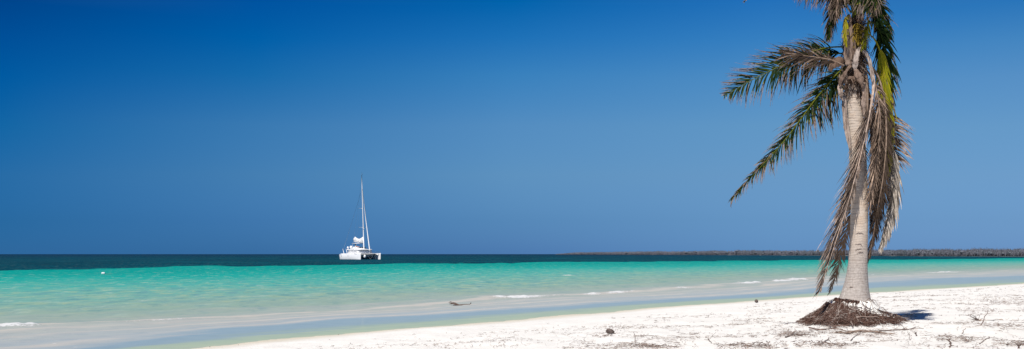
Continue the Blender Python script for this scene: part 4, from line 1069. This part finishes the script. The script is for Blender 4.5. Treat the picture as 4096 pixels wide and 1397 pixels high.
# hard top on posts
mb = MB(); mb.loft([[(x, -1.7, 6.10+dz), (x, 1.7, 6.10+dz), (x, 1.6, 6.24+dz), (x, -1.6, 6.24+dz)] for x, dz in ((-4.1, 0), (-2.3, .06), (-.6, 0))]); top = mb.build('hard_top', M_GEL, parent=cat)
for xx in (-3.8, -.9):
    for yy in (-1.4, 1.4):
        mb = MB(); mb.tube([(xx*.95, yy*1.1, 4.3), (xx, yy, 6.12)], .045, 6); mb.build('post', M_MAST, parent=top)
# satellite domes on the aft roof
for x, y, r in ((-5.3, -2.6, .38), (-4.4, -1.7, .56), (-3.4, -.9, .38)):
    mb = MB(); z0 = 4.35
    mb.loft([[(x+math.cos(q)*rr, y+math.sin(q)*rr, z0+z) for q in [2*math.pi*k/14 for k in range(14)]] for z, rr in ((-.5, r*.5), (-.1, r*.55), (0, r*.9), (r*.6, r), (r*1.1, r*.92), (r*1.5, r*.6), (r*1.7, r*.15))])
    mb.build('satellite_dome', M_GEL, parent=cat)
# stern davits
for yy in (-2.2, -3.6):
    mb = MB(); mb.tube([(-6.6, yy, 2.2), (-7.1, yy, 3.3), (-7.7, yy, 4.1)], [.12, .11, .08], 6); mb.build('davit', M_GEL, parent=cat)
# mast, raked aft
def mp(z):
    return Vector((2.7-(z-4)*.062, 0, z))
mb = MB(); mb.tube([mp(3.9), mp(12), mp(20), mp(28), mp(32.3)], [.17, .17, .16, .14, .10], 10, flat=1.4); mast = mb.build('mast', M_MAST, parent=cat)
for z in (12.2, 19.4):
    p = mp(z)
    for sg in (-1, 1):
        mb = MB(); mb.tube([p, p+Vector((-.5, sg*1.75*(1 if z < 15 else .8), .1))], [.07, .05], 6); mb.build('spreader', M_MAST, parent=mast)
mb = MB(); p = mp(32.3); mb.tube([p, p+Vector((0, 0, 1.2))], .02, 5); mb.tube([p, p+Vector((.5, 0, .25))], .02, 5); mb.sphere((p.x+.55, 0, p.z+.3), .12, 8, 5); mb.build('masthead_antenna', M_RIG, parent=mast)
mb = MB(); p = mp(12.0); mb.tube([p+Vector((.25, 0, -.25)), p+Vector((.25, 0, .05))], .3, 10); mb.build('radar', M_GEL, parent=mast)
# boom and gathered mainsail
mb = MB(); mb.tube([(2.4, 0, 6.35), (-1, 0, 6.6), (-5.3, 0, 6.95)], [.15, .17, .12], 8); boom = mb.build('boom', M_MAST, parent=cat)
mb = MB(); rings = []
for i in range(25):
    f = i/24; x = 2.35-7.6*f; zb = 6.48+f*.55; h = (1.9-.4*f)*(1-.62*math.sin(math.pi*min(1, max(0, f*1.02)))**1.2)+.35
    if f > .92: h *= .75
    if f < .04: h *= .85
    h = h*.95+.25*(f > .08)*(f < .9)
    zt = zb+h; w = .36-.06*f
    dz = (-.35 if .1 < f < .5 else 0)*math.sin((f-.1)/.4*math.pi) if .1 < f < .5 else 0
    rings.append([(x, math.cos(q)*w*(1-.35*max(0, math.sin(q)))+.05*math.sin(i*1.7), (zb+zt)/2+math.sin(q)*(zt-zb)/2+(dz if math.sin(q) < 0 else 0)) for q in [2*math.pi*k/14 for k in range(14)]])
mb.loft(rings); mb.build('furled_mainsail', M_SAIL, parent=boom)
mb = MB(); a0 = mp(26.9)+Vector((.2, 0, 0)); a1 = Vector((7.15, 0, 3.6)); mb.tube([a0, a0.lerp(a1, .5)+Vector((-.12, 0, -.1)), a1], [.08, .15, .17], 8); jib = mb.build('furled_jib', M_SAIL, parent=cat)
mb = MB(); mb.tube([a1, (7.15, 0, 2.3)], .06, 6); mb.tube([a1+Vector((0, 0, -.15)), a1+Vector((0, 0, .1))], .22, 10); mb.build('furler', M_MAST, parent=jib)
for i, (z, pts) in enumerate(((27.0, [(-6.9, -4.2, 2.3)]), (31.5, [(-5.6, 0, 7.1)]), (25.5, [(1.2, -4.2, 2.3)]), (25.5, [(1.2, 4.2, 2.3)]), (12, [(2.0, -3.9, 2.3)]), (12, [(2.0, 3.9, 2.3)]))):
    mb = MB(); st = mp(z)
    if i in (2, 3):
        sg = -1 if i == 2 else 1
        mids = [mp(19.4)+Vector((-.5, sg*1.4, .1)), mp(12.2)+Vector((-.5, sg*1.75, .1))]
        mb.tube([st]+mids+[pts[0]], .014, 4)
    else: mb.tube([st, pts[0]], .034 if i == 0 else .016, 4)
    mb.build('stay', M_RIG, parent=cat)
mb = MB(); mb.tube([(7.15, 0, 3.6), (7.6, 2.6, 2.6), (7.7, 3.9, 2.35)], .02, 4); mb.build('bow_line', M_RIG, parent=cat)
# fender hanging in the tunnel
th = R(-53)
def cw(x, y, z): return Vector((cat.location.x+x*math.cos(th)-y*math.sin(th), cat.location.y+x*math.sin(th)+y*math.cos(th), cat.location.z+z))
fe = empty('fender', cw(7.3, -2.1, .55)); tag(fe, 'fat white oval fender hanging between the catamaran bows', 'fender')
mb = MB(); mb.loft([[(math.cos(q)*r, math.sin(q)*r, z) for q in [2*math.pi*k/14 for k in range(14)]] for z, r in ((.0, .1), (.12, .32), (.4, .46), (.75, .47), (1.05, .36), (1.22, .15), (1.32, .07))]); mb.build('float_body', M_FLOAT, parent=fe)
mb = MB(); mb.tube([(0, 0, 1.3), (0, 0, 1.75)], .025, 5); mb.build('rope', M_ROPE, parent=fe)

# ------------------------------------------------------------------ people on the flybridge
def skinmat(name, c): m = NT(name, .7, .2); m.base(c); return m.m
M_SKIN = skinmat('skin', (.42, .24, .16)); M_CLO = skinmat('dark_clothes', (.012, .014, .025)); M_HAIR = skinmat('hair', (.03, .02, .015)); M_TRUNKS = skinmat('swim_shorts', (.55, .12, .05))
def person(loc, rz, J, lab, cloth, cz):
    """J: joint positions; one skinned surface, clothing by height along the body"""
    vs = []; es = []; rs = []
    def add(p, r, par=None):
        vs.append(p); rs.append(r)
        if par is not None: es.append((par, len(vs)-1))
        return len(vs)-1
    pel = add(J['pel'], .15); wa = add(J['waist'], .13, pel); ch = add(J['chest'], .16, wa); nk = add(J['neck'], .06, ch)
    h0 = add(J['head0'], .085, nk); add(J['head1'], .10, h0); 
    for s in ('L', 'R'):
        sh = add(J['sh'+s], .062, ch); el = add(J['el'+s], .045, sh); wr = add(J['wr'+s], .03, el)
        d = (Vector(J['wr'+s])-Vector(J['el'+s])).normalized(); palm_ = add(tuple(Vector(J['wr'+s])+d*.07), .034, wr)
        for k in range(5):
            o_ = Vector(((k-2)*.018, (k-2)*.006, 0)); ln = (.05, .075, .085, .078, .06)[k]
            a = add(tuple(Vector(vs[palm_])+d*.03+o_), .010, palm_); add(tuple(Vector(vs[a])+d*ln+o_*.3), .007, a)
        hp = add(J['hp'+s], .095, pel); kn = add(J['kn'+s], .065, hp); an = add(J['an'+s], .045, kn); add(J['ft'+s], .035, an)
    me = bpy.data.meshes.new('person'); me.from_pydata(vs, es, []); me.materials.append(M_SKIN); me.materials.append(cloth)
    o = bpy.data.objects.new('person', me); COL.objects.link(o)
    md = o.modifiers.new('skin', 'SKIN')
    for i, r in enumerate(rs): me.skin_vertices[0].data[i].radius = (r, r)
    me.skin_vertices[0].data[0].use_root = True
    o.modifiers.new('sub', 'SUBSURF').levels = 1; o.modifiers['sub'].render_levels = 1
    dg = bpy.context.evaluated_depsgraph_get(); em = bpy.data.meshes.new_from_object(o.evaluated_get(dg))
    o.modifiers.clear(); o.data = em
    if len(em.materials) < 2: em.materials.clear(); em.materials.append(M_SKIN); em.materials.append(cloth)
    for p in em.polygons:
        p.use_smooth = True; p.material_index = 1 if cz(p.center) else 0
    o.location = loc; o.rotation_euler = (0, 0, rz); tag(o, lab, 'person')
    hd = Vector(J['head1']); mb = MB(); mb.sphere((hd.x, hd.y, hd.z+.04), .118, 10, 6, sc=(1, 1, .85)); mb.build('hair', M_HAIR, parent=o)
    mb = MB(); mb.sphere((hd.x+.105, hd.y, hd.z-.01), .02, 6, 4); mb.build('nose', M_SKIN, parent=o)
    return o
try:
    bpy.ops.object.select_all(action='DESELECT')
except Exception: pass
stand = dict(pel=(0, 0, .92), waist=(0, 0, 1.08), chest=(.02, 0, 1.32), neck=(.03, 0, 1.48), head0=(.04, 0, 1.57), head1=(.05, 0, 1.68),
             shL=(.02, .19, 1.40), elL=(.10, .25, 1.14), wrL=(.30, .18, 1.05), shR=(.02, -.19, 1.40), elR=(.10, -.25, 1.14), wrR=(.30, -.18, 1.05),
             hpL=(0, .10, .86), knL=(.03, .11, .48), anL=(0, .11, .08), ftL=(.16, .12, .04), hpR=(0, -.10, .86), knR=(.03, -.11, .48), anR=(0, -.11, .08), ftR=(.16, -.12, .04))
person(cw(-2.5, -.9, 4.45), th, stand, 'person in dark clothes standing at the helm under the hard top', M_CLO, lambda c: c.z < 1.46 and c.z > .1 and not (c.x > .26))
lie = dict(pel=(0, 0, .14), waist=(-.16, 0, .15), chest=(-.38, 0, .19), neck=(-.53, 0, .24), head0=(-.61, 0, .28), head1=(-.71, 0, .33),
           shL=(-.44, .19, .17), elL=(-.25, .30, .10), wrL=(-.02, .26, .07), shR=(-.44, -.19, .17), elR=(-.25, -.30, .10), wrR=(-.02, -.26, .07),
           hpL=(.08, .10, .13), knL=(.46, .12, .22), anL=(.84, .12, .08), ftL=(.92, .13, .2), hpR=(.08, -.10, .13), knR=(.46, -.12, .1), anR=(.88, -.12, .08), ftR=(.95, -.13, .2))
person(cw(-.2, -1.3, 4.76), th+R(40), lie, 'sunbathing person lying on the white flybridge seat', M_TRUNKS, lambda c: -.08 < c.x < .28)
